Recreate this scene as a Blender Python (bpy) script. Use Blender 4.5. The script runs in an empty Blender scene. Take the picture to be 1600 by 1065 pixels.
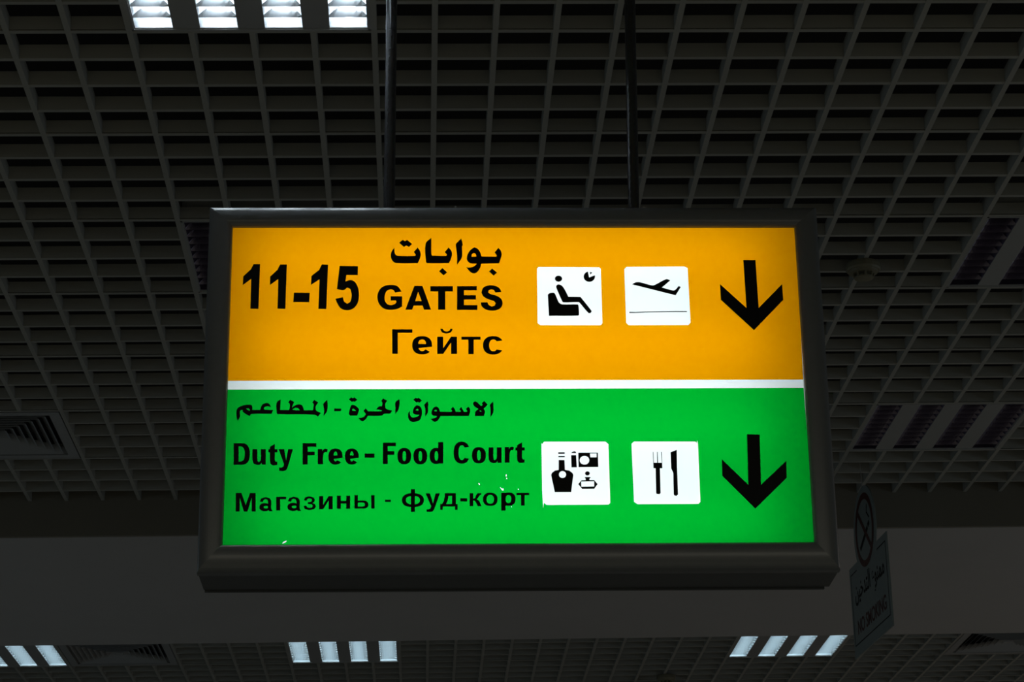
import bpy, math, random
from mathutils import Matrix, Vector

# ------------------------------------------------------------------ camera
S = bpy.context.scene
COL = S.collection
CAM_Z = 1.6
cd = bpy.data.cameras.new('camera')
cam = bpy.data.objects.new('camera', cd)
COL.objects.link(cam)
_d = Vector((0.04154787, 0.94085402, 0.3362551))
_u = Vector((0.00755099, -0.33683177, 0.94153457))
_r = Vector((0.99910798, -0.0365797, -0.02109902))
cam.matrix_world = Matrix(((_r.x, _u.x, -_d.x, 0), (_r.y, _u.y, -_d.y, 0), (_r.z, _u.z, -_d.z, CAM_Z), (0, 0, 0, 1)))
cd.sensor_width = 36.0
cd.lens = 3643.3 / 1600 * 36.0
cd.clip_start = 0.05
cd.clip_end = 100
S.camera = cam
S.view_settings.view_transform = 'Standard'
S.view_settings.look = 'None'
S.view_settings.exposure = 0.0
S.view_settings.gamma = 1.0
S.view_settings.use_curve_mapping = False
try:
    S.cycles.use_denoising = True
    S.cycles.max_bounces = 8
    S.cycles.sample_clamp_indirect = 3.0
except Exception:
    pass
w = bpy.data.worlds.new('hall_air')
S.world = w
w.use_nodes = True
w.node_tree.nodes['Background'].inputs[0].default_value = (0.6, 0.7, 0.8, 1)
w.node_tree.nodes['Background'].inputs[1].default_value = 0.01

def area(name, loc, aim, sx, sy, power, col):
    l = bpy.data.lights.new(name, 'AREA')
    l.shape = 'RECTANGLE'; l.size = sx; l.size_y = sy; l.energy = power; l.color = col
    o = bpy.data.objects.new(name, l)
    COL.objects.link(o)
    o.location = loc
    o.rotation_euler = (Vector(aim) - Vector(loc)).to_track_quat('-Z', 'Y').to_euler()
    return o

# added side lights for assumed daylight left and right, and added lamps out of view
# facing down, so that light off the floor reaches the ceiling
area('assumed_daylight_left', (-9.0, 6.0, 1.8), (0, 6.0, 2.6), 6.0, 2.0, 14.0, (0.60, 0.82, 1.0))  # added light, assumed from the bluish tint at left; its wall has no window
area('assumed_daylight_right', (9.0, 5.5, 1.8), (0, 5.0, 3.0), 6.0, 2.0, 20.0, (0.66, 0.84, 1.0))  # added for assumed cool highlights on the sign's right edge; no window there
area('fill_lamp_left', (-6.0, 12.2, 4.2), (-6.0, 12.2, 0), 3.0, 9.0, 42.0, (0.74, 0.90, 1.0))
area('fill_lamp_right', (7.0, 12.2, 4.2), (7.0, 12.2, 0), 3.0, 9.0, 78.0, (1.0, 0.87, 0.76))
area('fill_lamp_near', (0.0, -2.0, 4.2), (0.0, -2.0, 0), 8.0, 3.0, 92.0, (1.0, 0.95, 0.76))

# ------------------------------------------------------------------ helpers
def mat(name, col, rough=0.6, metal=0.0, spec=0.5, noise=0.0, scale=30.0, bump=0.0, coat=0.0):
    m = bpy.data.materials.new(name)
    m.use_nodes = True
    nt = m.node_tree
    b = nt.nodes['Principled BSDF']
    b.inputs['Base Color'].default_value = (*col, 1)
    b.inputs['Roughness'].default_value = rough
    b.inputs['Metallic'].default_value = metal
    b.inputs['Specular IOR Level'].default_value = spec
    b.inputs['Coat Weight'].default_value = coat
    b.inputs['Coat Roughness'].default_value = 0.22
    if noise or bump:
        tc = nt.nodes.new('ShaderNodeTexCoord')
        n = nt.nodes.new('ShaderNodeTexNoise')
        n.inputs['Scale'].default_value = scale
        n.inputs['Detail'].default_value = 4
        nt.links.new(tc.outputs['Object'], n.inputs['Vector'])
        if noise:
            mx = nt.nodes.new('ShaderNodeMix'); mx.data_type = 'RGBA'
            mx.inputs[6].default_value = (*[c * (1 - noise) for c in col], 1)
            mx.inputs[7].default_value = (*[min(1, c * (1 + noise)) for c in col], 1)
            nt.links.new(n.outputs['Fac'], mx.inputs[0])
            nt.links.new(mx.outputs[2], b.inputs['Base Color'])
        if bump:
            bp = nt.nodes.new('ShaderNodeBump')
            bp.inputs['Strength'].default_value = bump
            bp.inputs['Distance'].default_value = 0.002
            nt.links.new(n.outputs['Fac'], bp.inputs['Height'])
            nt.links.new(bp.outputs['Normal'], b.inputs['Normal'])
    return m

def film(name, col, gloss=0.03):
    m = bpy.data.materials.new(name)
    m.use_nodes = True
    nt = m.node_tree
    for n in list(nt.nodes): nt.nodes.remove(n)
    out = nt.nodes.new('ShaderNodeOutputMaterial')
    t = nt.nodes.new('ShaderNodeBsdfTranslucent'); t.inputs[0].default_value = (*col, 1)
    g = nt.nodes.new('ShaderNodeBsdfDiffuse'); g.inputs[0].default_value = (*col, 1)
    mx = nt.nodes.new('ShaderNodeMixShader'); mx.inputs[0].default_value = gloss
    nt.links.new(t.outputs[0], mx.inputs[1]); nt.links.new(g.outputs[0], mx.inputs[2])
    nt.links.new(mx.outputs[0], out.inputs[0])
    return m

def glow(name, col, s):
    m = bpy.data.materials.new(name)
    m.use_nodes = True
    b = m.node_tree.nodes['Principled BSDF']
    b.inputs['Base Color'].default_value = (0.8, 0.8, 0.8, 1)
    b.inputs['Emission Color'].default_value = (*col, 1)
    b.inputs['Emission Strength'].default_value = s
    return m

M_SLAT = mat('painted_slat', (0.46, 0.46, 0.415), 0.55, noise=0.06, scale=12)
M_VOID = mat('dark_plenum', (0.03, 0.03, 0.03), 0.9)
M_PLASTER = mat('painted_plasterboard', (0.62, 0.61, 0.60), 0.8, noise=0.04, scale=3, bump=0.1)
M_FASCIA = mat('brown_fascia_paint', (0.27, 0.25, 0.20), 0.7, noise=0.05, scale=5)
M_FLOOR = mat('terminal_floor', (0.36, 0.35, 0.32), 0.4, noise=0.08, scale=2)
M_WALL = mat('terminal_wall', (0.22, 0.22, 0.215), 0.8, noise=0.04, scale=2)
M_FRAME = mat('dark_anodised_frame', (0.165, 0.18, 0.19), 0.38, metal=0.0, spec=0.4, noise=0.08, scale=60, coat=0.6)
M_CASE = mat('dark_case_paint', (0.12, 0.13, 0.135), 0.5, noise=0.08, scale=40)
M_POLE = mat('black_gloss_pole', (0.035, 0.037, 0.042), 0.22, spec=0.9, noise=0.2, scale=90, bump=0.04, coat=0.6)
M_INNER = mat('white_box_lining', (0.70, 0.72, 0.72), 0.8)
M_INK = mat('black_vinyl', (0.004, 0.004, 0.004), 0.5, spec=0.2)
M_ORANGE = film('orange_film', (0.80, 0.31, 0.0))
M_GREEN = film('green_film', (0.0, 0.42, 0.028))
M_WHITEF = film('white_film', (0.90, 0.97, 0.98))
M_TUBE = glow('sign_tube', (0.93, 1.0, 1.0), 4.3)
M_LAMP = glow('lit_lamp_tube', (0.80, 0.94, 1.0), 8.0)
M_LAMPW = glow('bright_lamp_tube', (0.86, 0.95, 1.0), 16.0)
M_OFF = mat('unlit_tube', (0.6, 0.58, 0.62), 0.3)
M_TROFFER = mat('luminaire_paint', (0.44, 0.45, 0.44), 0.5)
M_REFL = mat('unlit_louvre', (0.32, 0.29, 0.38), 0.30, metal=1.0)  # same louvre metal, darkened to stand for dark reflections in unlit luminaires
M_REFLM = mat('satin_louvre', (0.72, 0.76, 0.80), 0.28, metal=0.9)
M_REFLF = mat('far_lit_louvre', (0.74, 0.82, 0.86), 0.42, metal=0.5)  # copy of the louvre metal, paler and duller so far strips look lit
M_VENT = mat('vent_paint', (0.42, 0.43, 0.43), 0.5)
M_DETECT = mat('aged_cream_plastic', (0.26, 0.245, 0.165), 0.5)
M_BOARD = mat('grey_acrylic_board', (0.30, 0.36, 0.35), 0.45)
M_RED = mat('dark_red_print', (0.10, 0.025, 0.02), 0.5)

def mesh(name, V, F, m, parent=None, slots=None, smooth=False):
    me = bpy.data.meshes.new(name)
    me.from_pydata([tuple(v) for v in V], [], F)
    for x in (m if isinstance(m, (list, tuple)) else [m]): me.materials.append(x)
    if slots:
        for p, s in zip(me.polygons, slots): p.material_index = s
    if smooth:
        for p in me.polygons: p.use_smooth = True
    me.update()
    return link(name, me, parent)

def link(name, me, parent=None):
    o = bpy.data.objects.new(name, me)
    COL.objects.link(o)
    if parent is not None: o.parent = parent
    return o

def tag(o, label, cat, group=None):
    o['label'] = label; o['category'] = cat
    if group: o['group'] = group
    return o

def empty(name, loc=(0, 0, 0)):
    o = bpy.data.objects.new(name, None)
    o.empty_display_size = 0.1
    COL.objects.link(o); o.location = loc
    return o

class B:
    """collects polygons into one mesh"""
    def __init__(s): s.V = []; s.F = []; s.S = []
    def add(s, V, F, slot=0):
        k = len(s.V); s.V += [tuple(v) for v in V]; s.F += [tuple(i + k for i in f) for f in F]; s.S += [slot] * len(F)
        return s
    def box(s, x0, y0, z0, x1, y1, z1, slot=0):
        V = [(x0, y0, z0), (x1, y0, z0), (x1, y1, z0), (x0, y1, z0), (x0, y0, z1), (x1, y0, z1), (x1, y1, z1), (x0, y1, z1)]
        return s.add(V, [(3, 2, 1, 0), (4, 5, 6, 7), (0, 1, 5, 4), (1, 2, 6, 5), (2, 3, 7, 6), (3, 0, 4, 7)], slot)
    def lathe(s, prof, n=24, slot=0, c=(0, 0), close=True):
        """prof: (radius, z) pairs"""
        V = []; F = []
        for r, z in prof:
            for i in range(n):
                a = 2 * math.pi * i / n
                V.append((c[0] + r * math.cos(a), c[1] + r * math.sin(a), z))
        for j in range(len(prof) - 1):
            for i in range(n):
                k = (i + 1) % n
                F.append((j * n + i, j * n + k, (j + 1) * n + k, (j + 1) * n + i))
        if close:
            F.append(tuple(reversed(range(n)))); F.append(tuple(range((len(prof) - 1) * n, len(prof) * n)))
        return s.add(V, F, slot)
    def tube(s, a, b, r, n=10, slot=0):
        a = Vector(a); b = Vector(b); t = (b - a).normalized()
        u = t.orthogonal().normalized(); v = t.cross(u)
        V = []
        for p in (a, b):
            for i in range(n):
                q = 2 * math.pi * i / n
                V.append(p + u * (r * math.cos(q)) + v * (r * math.sin(q)))
        F = [(i, (i + 1) % n, n + (i + 1) % n, n + i) for i in range(n)] + [tuple(reversed(range(n))), tuple(range(n, 2 * n))]
        return s.add(V, F, slot)
    def build(s, name, m, parent=None, smooth=False):
        return mesh(name, s.V, s.F, m, parent, s.S, smooth)

def unit_box_mesh(name, m):
    b = B().box(-.5, -.5, 0, .5, .5, 1)
    me = bpy.data.meshes.new(name); me.from_pydata(b.V, [], b.F); me.materials.append(m); me.update()
    return me

def flat(name, loops, y, m, parent, thick=0.0):
    """flat print cut from closed outlines (x, z in mm on the sign face), inner loops become holes"""
    cu = bpy.data.curves.new(name, 'CURVE')
    cu.dimensions = '2D'; cu.fill_mode = 'BOTH' if thick else 'FRONT'
    cu.extrude = thick
    for L in loops:
        sp = cu.splines.new('POLY'); sp.points.add(len(L) - 1)
        for p, (a, b) in zip(sp.points, L): p.co = (a / 1000, b / 1000, 0, 1)
        sp.use_cyclic_u = True
    o = bpy.data.objects.new(name, cu)
    me = bpy.data.meshes.new_from_object(o)
    bpy.data.objects.remove(o); bpy.data.curves.remove(cu)
    me.transform(Matrix(((1, 0, 0, 0), (0, 0, -1, y), (0, 1, 0, 0), (0, 0, 0, 1))))
    me.materials.clear(); me.materials.append(m)
    me.name = name
    return link(name, me, parent)

def glyph(ch, off):
    cu = bpy.data.curves.new('g', 'FONT'); cu.body = ch; cu.size = 1; cu.offset = off; cu.resolution_u = 5
    o = bpy.data.objects.new('g', cu)
    me = bpy.data.meshes.new_from_object(o)
    V = [(v.co.x, v.co.y) for v in me.vertices]; F = [tuple(p.vertices) for p in me.polygons]
    bpy.data.objects.remove(o); bpy.data.curves.remove(cu); bpy.data.meshes.remove(me)
    return V, F

def lettering(name, groups, y, m, parent):
    """letters cut from vinyl: every group is one outline with its holes (x, z in mm)"""
    b = B()
    for g in groups:
        o = flat('piece', g, y, m, None)
        b.add([v.co[:] for v in o.data.vertices], [tuple(p.vertices) for p in o.data.polygons])
        me = o.data; bpy.data.objects.remove(o); bpy.data.meshes.remove(me)
    return b.build(name, m, parent)

# ------------------------------------------------------------------ setting
G = 0.15                       # one cell of the open ceiling
GX, GY = 0.054541, 5.020664    # grid node (0, 0)
HC = CAM_Z + 2.66024           # underside of the slats
def gx(c): return GX + c * G
def gy(r): return GY + r * G
TH, SH = 0.0145, 0.040         # slat thickness and height

def setting(name, bm, m):
    o = bm.build(name, m); o['kind'] = 'structure'
    return o

setting('floor', B().box(-9.2, -5, -0.1, 9.2, 17, 0), M_FLOOR)
setting('wall_left', B().box(-9.4, -5, 0, -9.2, 17, 4.9), M_WALL)
setting('wall_right', B().box(9.2, -5, 0, 9.4, 17, 4.9), M_WALL)
setting('wall_back', B().box(-9.4, 17, 0, 9.4, 17.2, 4.9), M_WALL)
setting('wall_front', B().box(-9.4, -5.2, 0, 9.4, -5, 4.9), M_WALL)
ceiling = setting('ceiling', B().box(-9.4, -5.2, 4.75, 9.4, 17.2, 4.9), M_VOID)

# dropped plasterboard beam across the hall: brown fascia and pale soffit
ZB = CAM_Z + 2.5093
YB0, YB1 = gy(29), 11.44
beam = setting('trim_1', B().box(-9.2, YB0 + 0.02, ZB, 9.2, YB1, 4.75), M_PLASTER)
fa = B().box(-9.2, YB0, ZB + 0.002, 9.2, YB0 + 0.019, 4.75)
fas = fa.build('fascia', M_FASCIA, beam)

# ---- open-cell ceiling: one object per slat, interrupted where a 4 x 4 module holds a luminaire or vent
modules = {}                    # (col, row) of the module's lower corner
for c, r, k in [(-5, -3, 'lit'), (-5, 9, 'off'), (11, 9, 'off'), (11, 21, 'off'), (-13, 21, 'vent'),
                (-17, 47, 'lit'), (-5, 47, 'lit'), (11, 47, 'lit'), (-13, 47, 'vent'), (19, 47, 'vent')]:
    modules[(c, r)] = k
um = unit_box_mesh('slat', M_SLAT)
_b = B().box(-.5, -TH / 2, 0, .5, TH / 2, .0022).box(-.5, -.002, .0022, .5, .002, .0046).box(-.5, -TH / 2, .0046, .5, TH / 2, SH)
rm = bpy.data.meshes.new('runner'); rm.from_pydata(_b.V, [], _b.F); rm.materials.append(M_SLAT); rm.update()
def slat(name, x0, x1, y0, y1, z0, h):
    o = link(name, um, ceiling)
    o.location = ((x0 + x1) / 2, (y0 + y1) / 2, z0)
    o.scale = (x1 - x0, y1 - y0, h)
    return o
def spans(a, b, cuts):
    out = []; p = a
    for s, e in sorted(cuts):
        if e <= p or s >= b: continue
        if s > p: out.append((p, s))
        p = max(p, e)
    if p < b: out.append((p, b))
    return out
for c0, c1, r0, r1 in [(-24, 30, -11, 29), (-26, 34, 43, 62)]:
    for r in range(r0, r1 + (1 if r1 != 29 else 0)):
        cuts = [(c, c + 4) for (c, rr), k in modules.items() if rr < r < rr + 4]
        joint = (r - 1) % 4 == 0 if r0 < 0 else (r - 43) % 4 == 0          # seam between two rows of modules
        for a, b in spans(c0, c1, cuts):
            if joint:
                o = link('runner_slat', rm, ceiling)
                o.location = ((gx(a) + gx(b)) / 2, gy(r), HC + 0.001)
                o.scale = (gx(b) - gx(a), 1, 1)
            else:
                slat('cross_slat', gx(a), gx(b), gy(r) - TH / 2, gy(r) + TH / 2, HC + 0.0012, SH - 0.0012)
    for c in range(c0, c1 + 1):
        cuts = [(r, r + 4) for (cc, r), k in modules.items() if cc < c < cc + 4 and r0 - 4 <= r <= r1]
        for a, b in spans(r0 - 0.05, r1 + (0.05 if r1 != 29 else -0.02), cuts):
            slat('long_slat', gx(c) - TH / 2, gx(c) + TH / 2, gy(a), gy(b), HC, SH)

# ------------------------------------------------------------------ luminaires
SW, SP, SL = 0.092, 0.1585, 0.566        # strip width, pitch, length
def trough_section(n=8):
    return [(-SW / 2 + SW * i / n, 0.052 * (1 - (2 * i / n - 1) ** 2 * 1.0)) for i in range(n + 1)]
def blade_mesh(m):
    # louvre blade: a V-shaped fin that is deeper at its ends than in the middle
    V = []; F = []; n = 8
    for i in range(n + 1):
        x = -SW / 2 + SW * i / n
        q = 1 - (2 * i / n - 1) ** 2
        zt = 0.006 + 0.044 * q * 0.65
        V += [(x, 0.0, 0.002), (x, -0.0045, zt), (x, 0.0045, zt)]
    for i in range(n):
        a = 3 * i; b = a + 3
        F += [(a, b, b + 1, a + 1), (b, a, a + 2, b + 2), (a + 1, b + 1, b + 2, a + 2)]
    me = bpy.data.meshes.new('blade'); me.from_pydata(V, [], F); me.materials.append(m); me.update()
    return me
BL = {True: blade_mesh(M_REFLM), False: blade_mesh(M_REFL)}

def luminaire(c, r, lit, label, near=True, lamp=None):
    t = empty('ceiling_luminaire', (gx(c + 2), gy(r + 2), HC))
    tag(t, label, 'ceiling light', 'square luminaires set in the grid ceiling')
    hw = 0.2925
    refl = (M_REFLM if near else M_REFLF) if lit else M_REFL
    xs = [(k - 1.5) * SP for k in range(4)]
    # face plate with four slots, rim around it
    b = B()
    edges = [-hw] + [v for x in xs for v in (x - SW / 2, x + SW / 2)] + [hw]
    for i in range(0, len(edges), 2):
        b.box(edges[i], -hw, 0.003, edges[i + 1], hw, 0.006)
    for x in xs:
        b.box(x - SW / 2, -hw, 0.003, x + SW / 2, -SL / 2, 0.006)
        b.box(x - SW / 2, SL / 2, 0.003, x + SW / 2, hw, 0.006)
    b.build('face_plate', M_TROFFER, t)
    rim = B()
    for s in (-1, 1):
        rim.box(min(s * hw, s * (hw - .006)), -hw, 0.0, max(s * hw, s * (hw - .006)), hw, 0.012)
        rim.box(-hw, min(s * hw, s * (hw - .006)), 0.0, hw, max(s * hw, s * (hw - .006)), 0.012)
    rim.build('rim', M_TROFFER, t)
    B().box(-hw, -hw, 0.075, hw, hw, 0.085).box(-hw, -hw, 0.01, -hw + .003, hw, 0.08).box(hw - .003, -hw, 0.01, hw, hw, 0.08).box(-hw, -hw, 0.01, hw, -hw + .003, 0.08).box(-hw, hw - .003, 0.01, hw, hw, 0.08).build('housing', M_TROFFER, t)
    sec = trough_section()
    for x in xs:
        V = []; F = []
        for y in (-SL / 2, SL / 2):
            V += [(x + a, y, 0.006 + z * 1.15) for a, z in sec]
        n = len(sec)
        F = [(i, i + 1, n + i + 1, n + i) for i in range(n - 1)] + [tuple(range(n)), tuple(reversed(range(n, 2 * n)))]
        tr = mesh('reflector', V, F, refl, t, smooth=False)
        lm = lamp if lit else M_OFF
        tb = B().tube((x, -SL / 2 + 0.01, 0.046), (x, SL / 2 - 0.01, 0.046), 0.008, 10).build('lamp_tube', lm, tr)
        nb = 9
        if near:
            for k in range(nb):
                bo = link('blade', BL[lit], tr)
                bo.location = (x, -SL / 2 + SL * (k + 1) / (nb + 1), 0)
        else:
            q = B()
            for k in range(nb):
                yy = -SL / 2 + SL * (k + 1) / (nb + 1)
                me = BL[lit]
                q.add([(v.co.x + x, v.co.y + yy, v.co.z) for v in me.vertices], [tuple(p.vertices) for p in me.polygons])
            q.build('louvre', refl, tr)['kind'] = 'stuff'
    return t

luminaire(-5, -3, True, "brightly lit white luminaire at the top edge, above the big sign's left half", True, M_LAMPW)
luminaire(-5, 9, False, "unlit luminaire almost hidden behind the big sign's upper left edge")
luminaire(11, 9, False, 'unlit dark louvred luminaire right of the smoke detector, level with the sign top')
luminaire(11, 21, False, 'unlit dark four-strip luminaire just before the brown beam, right of the sign')
luminaire(-17, 47, True, 'lit luminaire beyond the beam at the far left, half cut by the picture edge', False, M_LAMP)
luminaire(-5, 47, True, 'lit four-strip luminaire beyond the beam, below the left half of the big sign', False, M_LAMP)
luminaire(11, 47, True, 'lit four-strip luminaire beyond the beam, left of the no smoking board', False, M_LAMP)

# ------------------------------------------------------------------ air vents
def vent(c, r, label):
    t = empty('air_vent', (gx(c + 2), gy(r + 2), HC))
    tag(t, label, 'air vent', 'square four-way air vents in the grid ceiling')
    def ring(a0, z0, a1, z1, th):
        V = []
        for a, z in ((a0, z0), (a1, z1), (a1, z1 + th), (a0, z0 + th)):
            V += [(-a, -a, z), (a, -a, z), (a, a, z), (-a, a, z)]
        F = []
        for j in range(4):
            k = (j + 1) % 4
            for i in range(4):
                m = (i + 1) % 4
                F.append((j * 4 + i, j * 4 + m, k * 4 + m, k * 4 + i))
        return V, F
    b = B()
    b.add(*ring(0.2925, 0.0, 0.250, 0.0, 0.004))
    b.add(*ring(0.2925, 0.0, 0.2895, 0.0, 0.03))
    b.build('face_frame', M_VENT, t)
    a = 0.262
    for k in range(8):
        V, F = ring(a, 0.000, a - 0.030, 0.030, 0.0015)
        mesh('louvre_ring', V, F, M_VENT, t)
        a -= 0.0285
    B().box(-.026, -.026, 0.0, .026, .026, 0.003).build('centre_plate', M_VENT, t)
    B().box(-.2925, -.2925, 0.060, .2925, .2925, 0.064).build('duct_backing', M_VOID, t)
    return t
vent(-13, 21, 'square air vent in the near ceiling at the left edge, left of the big sign')
vent(-13, 47, 'square air vent beyond the beam, right of the far left lit luminaire')
vent(19, 47, 'square air vent beyond the beam in the bottom right corner')

# ------------------------------------------------------------------ smoke detectors
def detector(x, y, label):
    t = empty('smoke_detector', (x, y, HC))
    tag(t, label, 'smoke detector', 'smoke detectors on the grid ceiling')
    B().lathe([(0.030, 0.0), (0.052, -0.001), (0.054, -0.008), (0.054, -0.020), (0.050, -0.026)], 32).build('base', M_DETECT, t)
    b = B().lathe([(0.046, -0.026), (0.044, -0.032), (0.033, -0.034)], 32)
    for k in range(8):
        a = 2 * math.pi * k / 8
        cx, cy = 0.032 * math.cos(a), 0.032 * math.sin(a)
        b.tube((cx, cy, -0.033), (cx * .9, cy * .9, -0.047), 0.0035, 6)
    b.lathe([(0.012, -0.033), (0.014, -0.046)], 16)
    b.lathe([(0.030, -0.046), (0.029, -0.050), (0.020, -0.053), (0.008, -0.054)], 24)
    b.build('sensing_head', M_DETECT, t)
    return t
detector(1.4029, 6.750, 'round cream smoke detector on the near ceiling, right of the big sign')
detector(1.4166, 13.13, 'small round smoke detector beyond the beam at the bottom edge, left of a lit luminaire')

# ------------------------------------------------------------------ big hanging sign
sign = empty('hanging_sign')
sign.matrix_world = Matrix(((0.99995956, 0.00416432, 0.00797056, 0.21958279), (-0.00437598, 0.99963325, 0.02672501, 4.75487644),
                            (-0.00785635, -0.02675881, 0.99961105, CAM_Z + 1.60531559), (0, 0, 0, 1)))
tag(sign, 'backlit orange and green gate direction sign in a black frame, hanging on two poles', 'sign')
HW, HH, DEP = 0.675, 0.41784, 0.165
PY = 0.012                                  # plane of the translucent face
# mitred frame rails: rounded outer edge, flat face, small inner lip
prof = [(0.000, 0.034), (0.000, 0.017), (0.0010, 0.0115), (0.0035, 0.0065), (0.0075, 0.0028), (0.0130, 0.0006), (0.022, -0.0012), (0.036, -0.0008), (0.045, 0.0018), (0.0495, 0.0062), (0.051, 0.0112), (0.051, 0.0135), (0.020, 0.0135), (0.006, 0.034)]
def rail(side):
    top = 0.0490
    cs = {'top': ((-1, 1), (1, 1)), 'right': ((1, 1), (1, -1)), 'bottom': ((1, -1), (-1, -1)), 'left': ((-1, -1), (-1, 1))}[side]
    sx = 0.0528 / 0.051; st = 0.0497 / 0.051; sb = 0.0605 / 0.051
    V = []
    for (a, b) in cs:
        for d, y in prof:
            V.append((a * (HW - d * sx), y, b * (HH - d * (st if b > 0 else sb))))
    n = len(prof)
    F = [(i, (i + 1) % n, n + (i + 1) % n, n + i) for i in range(n)] + [tuple(range(n)), tuple(reversed(range(n, 2 * n)))]
    o = mesh('frame_rail', V, F, M_FRAME, sign)
    for p in o.data.polygons: p.use_smooth = len(p.vertices) == 4
    o.data.set_sharp_from_angle(angle=math.radians(35))
    return o
for s_ in ('top', 'right', 'bottom', 'left'): rail(s_)
# housing: dark outside, white inside
hb = B(); t_ = 0.003; a_ = 0.002; ch = 0.012
def cham(d, y):   # outline of the case, slightly chamfered towards the back
    return [(-HW + d, y, -HH + d), (HW - d, y, -HH + d), (HW - d, y, HH - d), (-HW + d, y, HH - d)]
rings = [cham(a_, 0.030), cham(a_, DEP - ch), cham(a_ + 0.006, DEP - ch + 0.001), cham(a_ + 0.006, DEP)]
V = [v for r in rings for v in r]; F = []
for j in range(3):
    for i in range(4):
        k = (i + 1) % 4
        F.append((j * 4 + i, j * 4 + k, (j + 1) * 4 + k, (j + 1) * 4 + i))
F.append((12, 13, 14, 15))
hb.add(V, F, 0)
rin = [cham(0.010, 0.0345), cham(0.010, DEP - 0.004)]
V = [v for r in rin for v in r]
F = [(i, (i + 1) % 4, 4 + (i + 1) % 4, 4 + i) for i in range(4)] + [(4, 5, 6, 7)]
hb.add(V, F, 1)
V = rings[0] + cham(0.010, 0.0345)
hb.add(V, [(i, (i + 1) % 4, 4 + (i + 1) % 4, 4 + i) for i in range(4)], 0)
hb.build('housing', [M_CASE, M_INNER], sign)
B().box(-HW + 0.004, DEP - 0.010, -HH - 0.002, HW - 0.012, DEP - 0.002, -HH + 0.006).build('back_flange', M_CASE, sign)
for k, z in enumerate((-0.30, -0.10, 0.10, 0.30)):
    B().tube((-0.58, 0.105, z), (0.58 - 0.02, 0.105, z), 0.012, 12).build('light_tube', M_TUBE, sign)
for sx_ in (-0.12, 0.30):
    B().lathe([(0.004, 0.0), (0.004, 0.004), (0.002, 0.006)], 10).build('screw', M_TROFFER, sign).location = (sx_ - 0.01, 0.02, HH)

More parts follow.
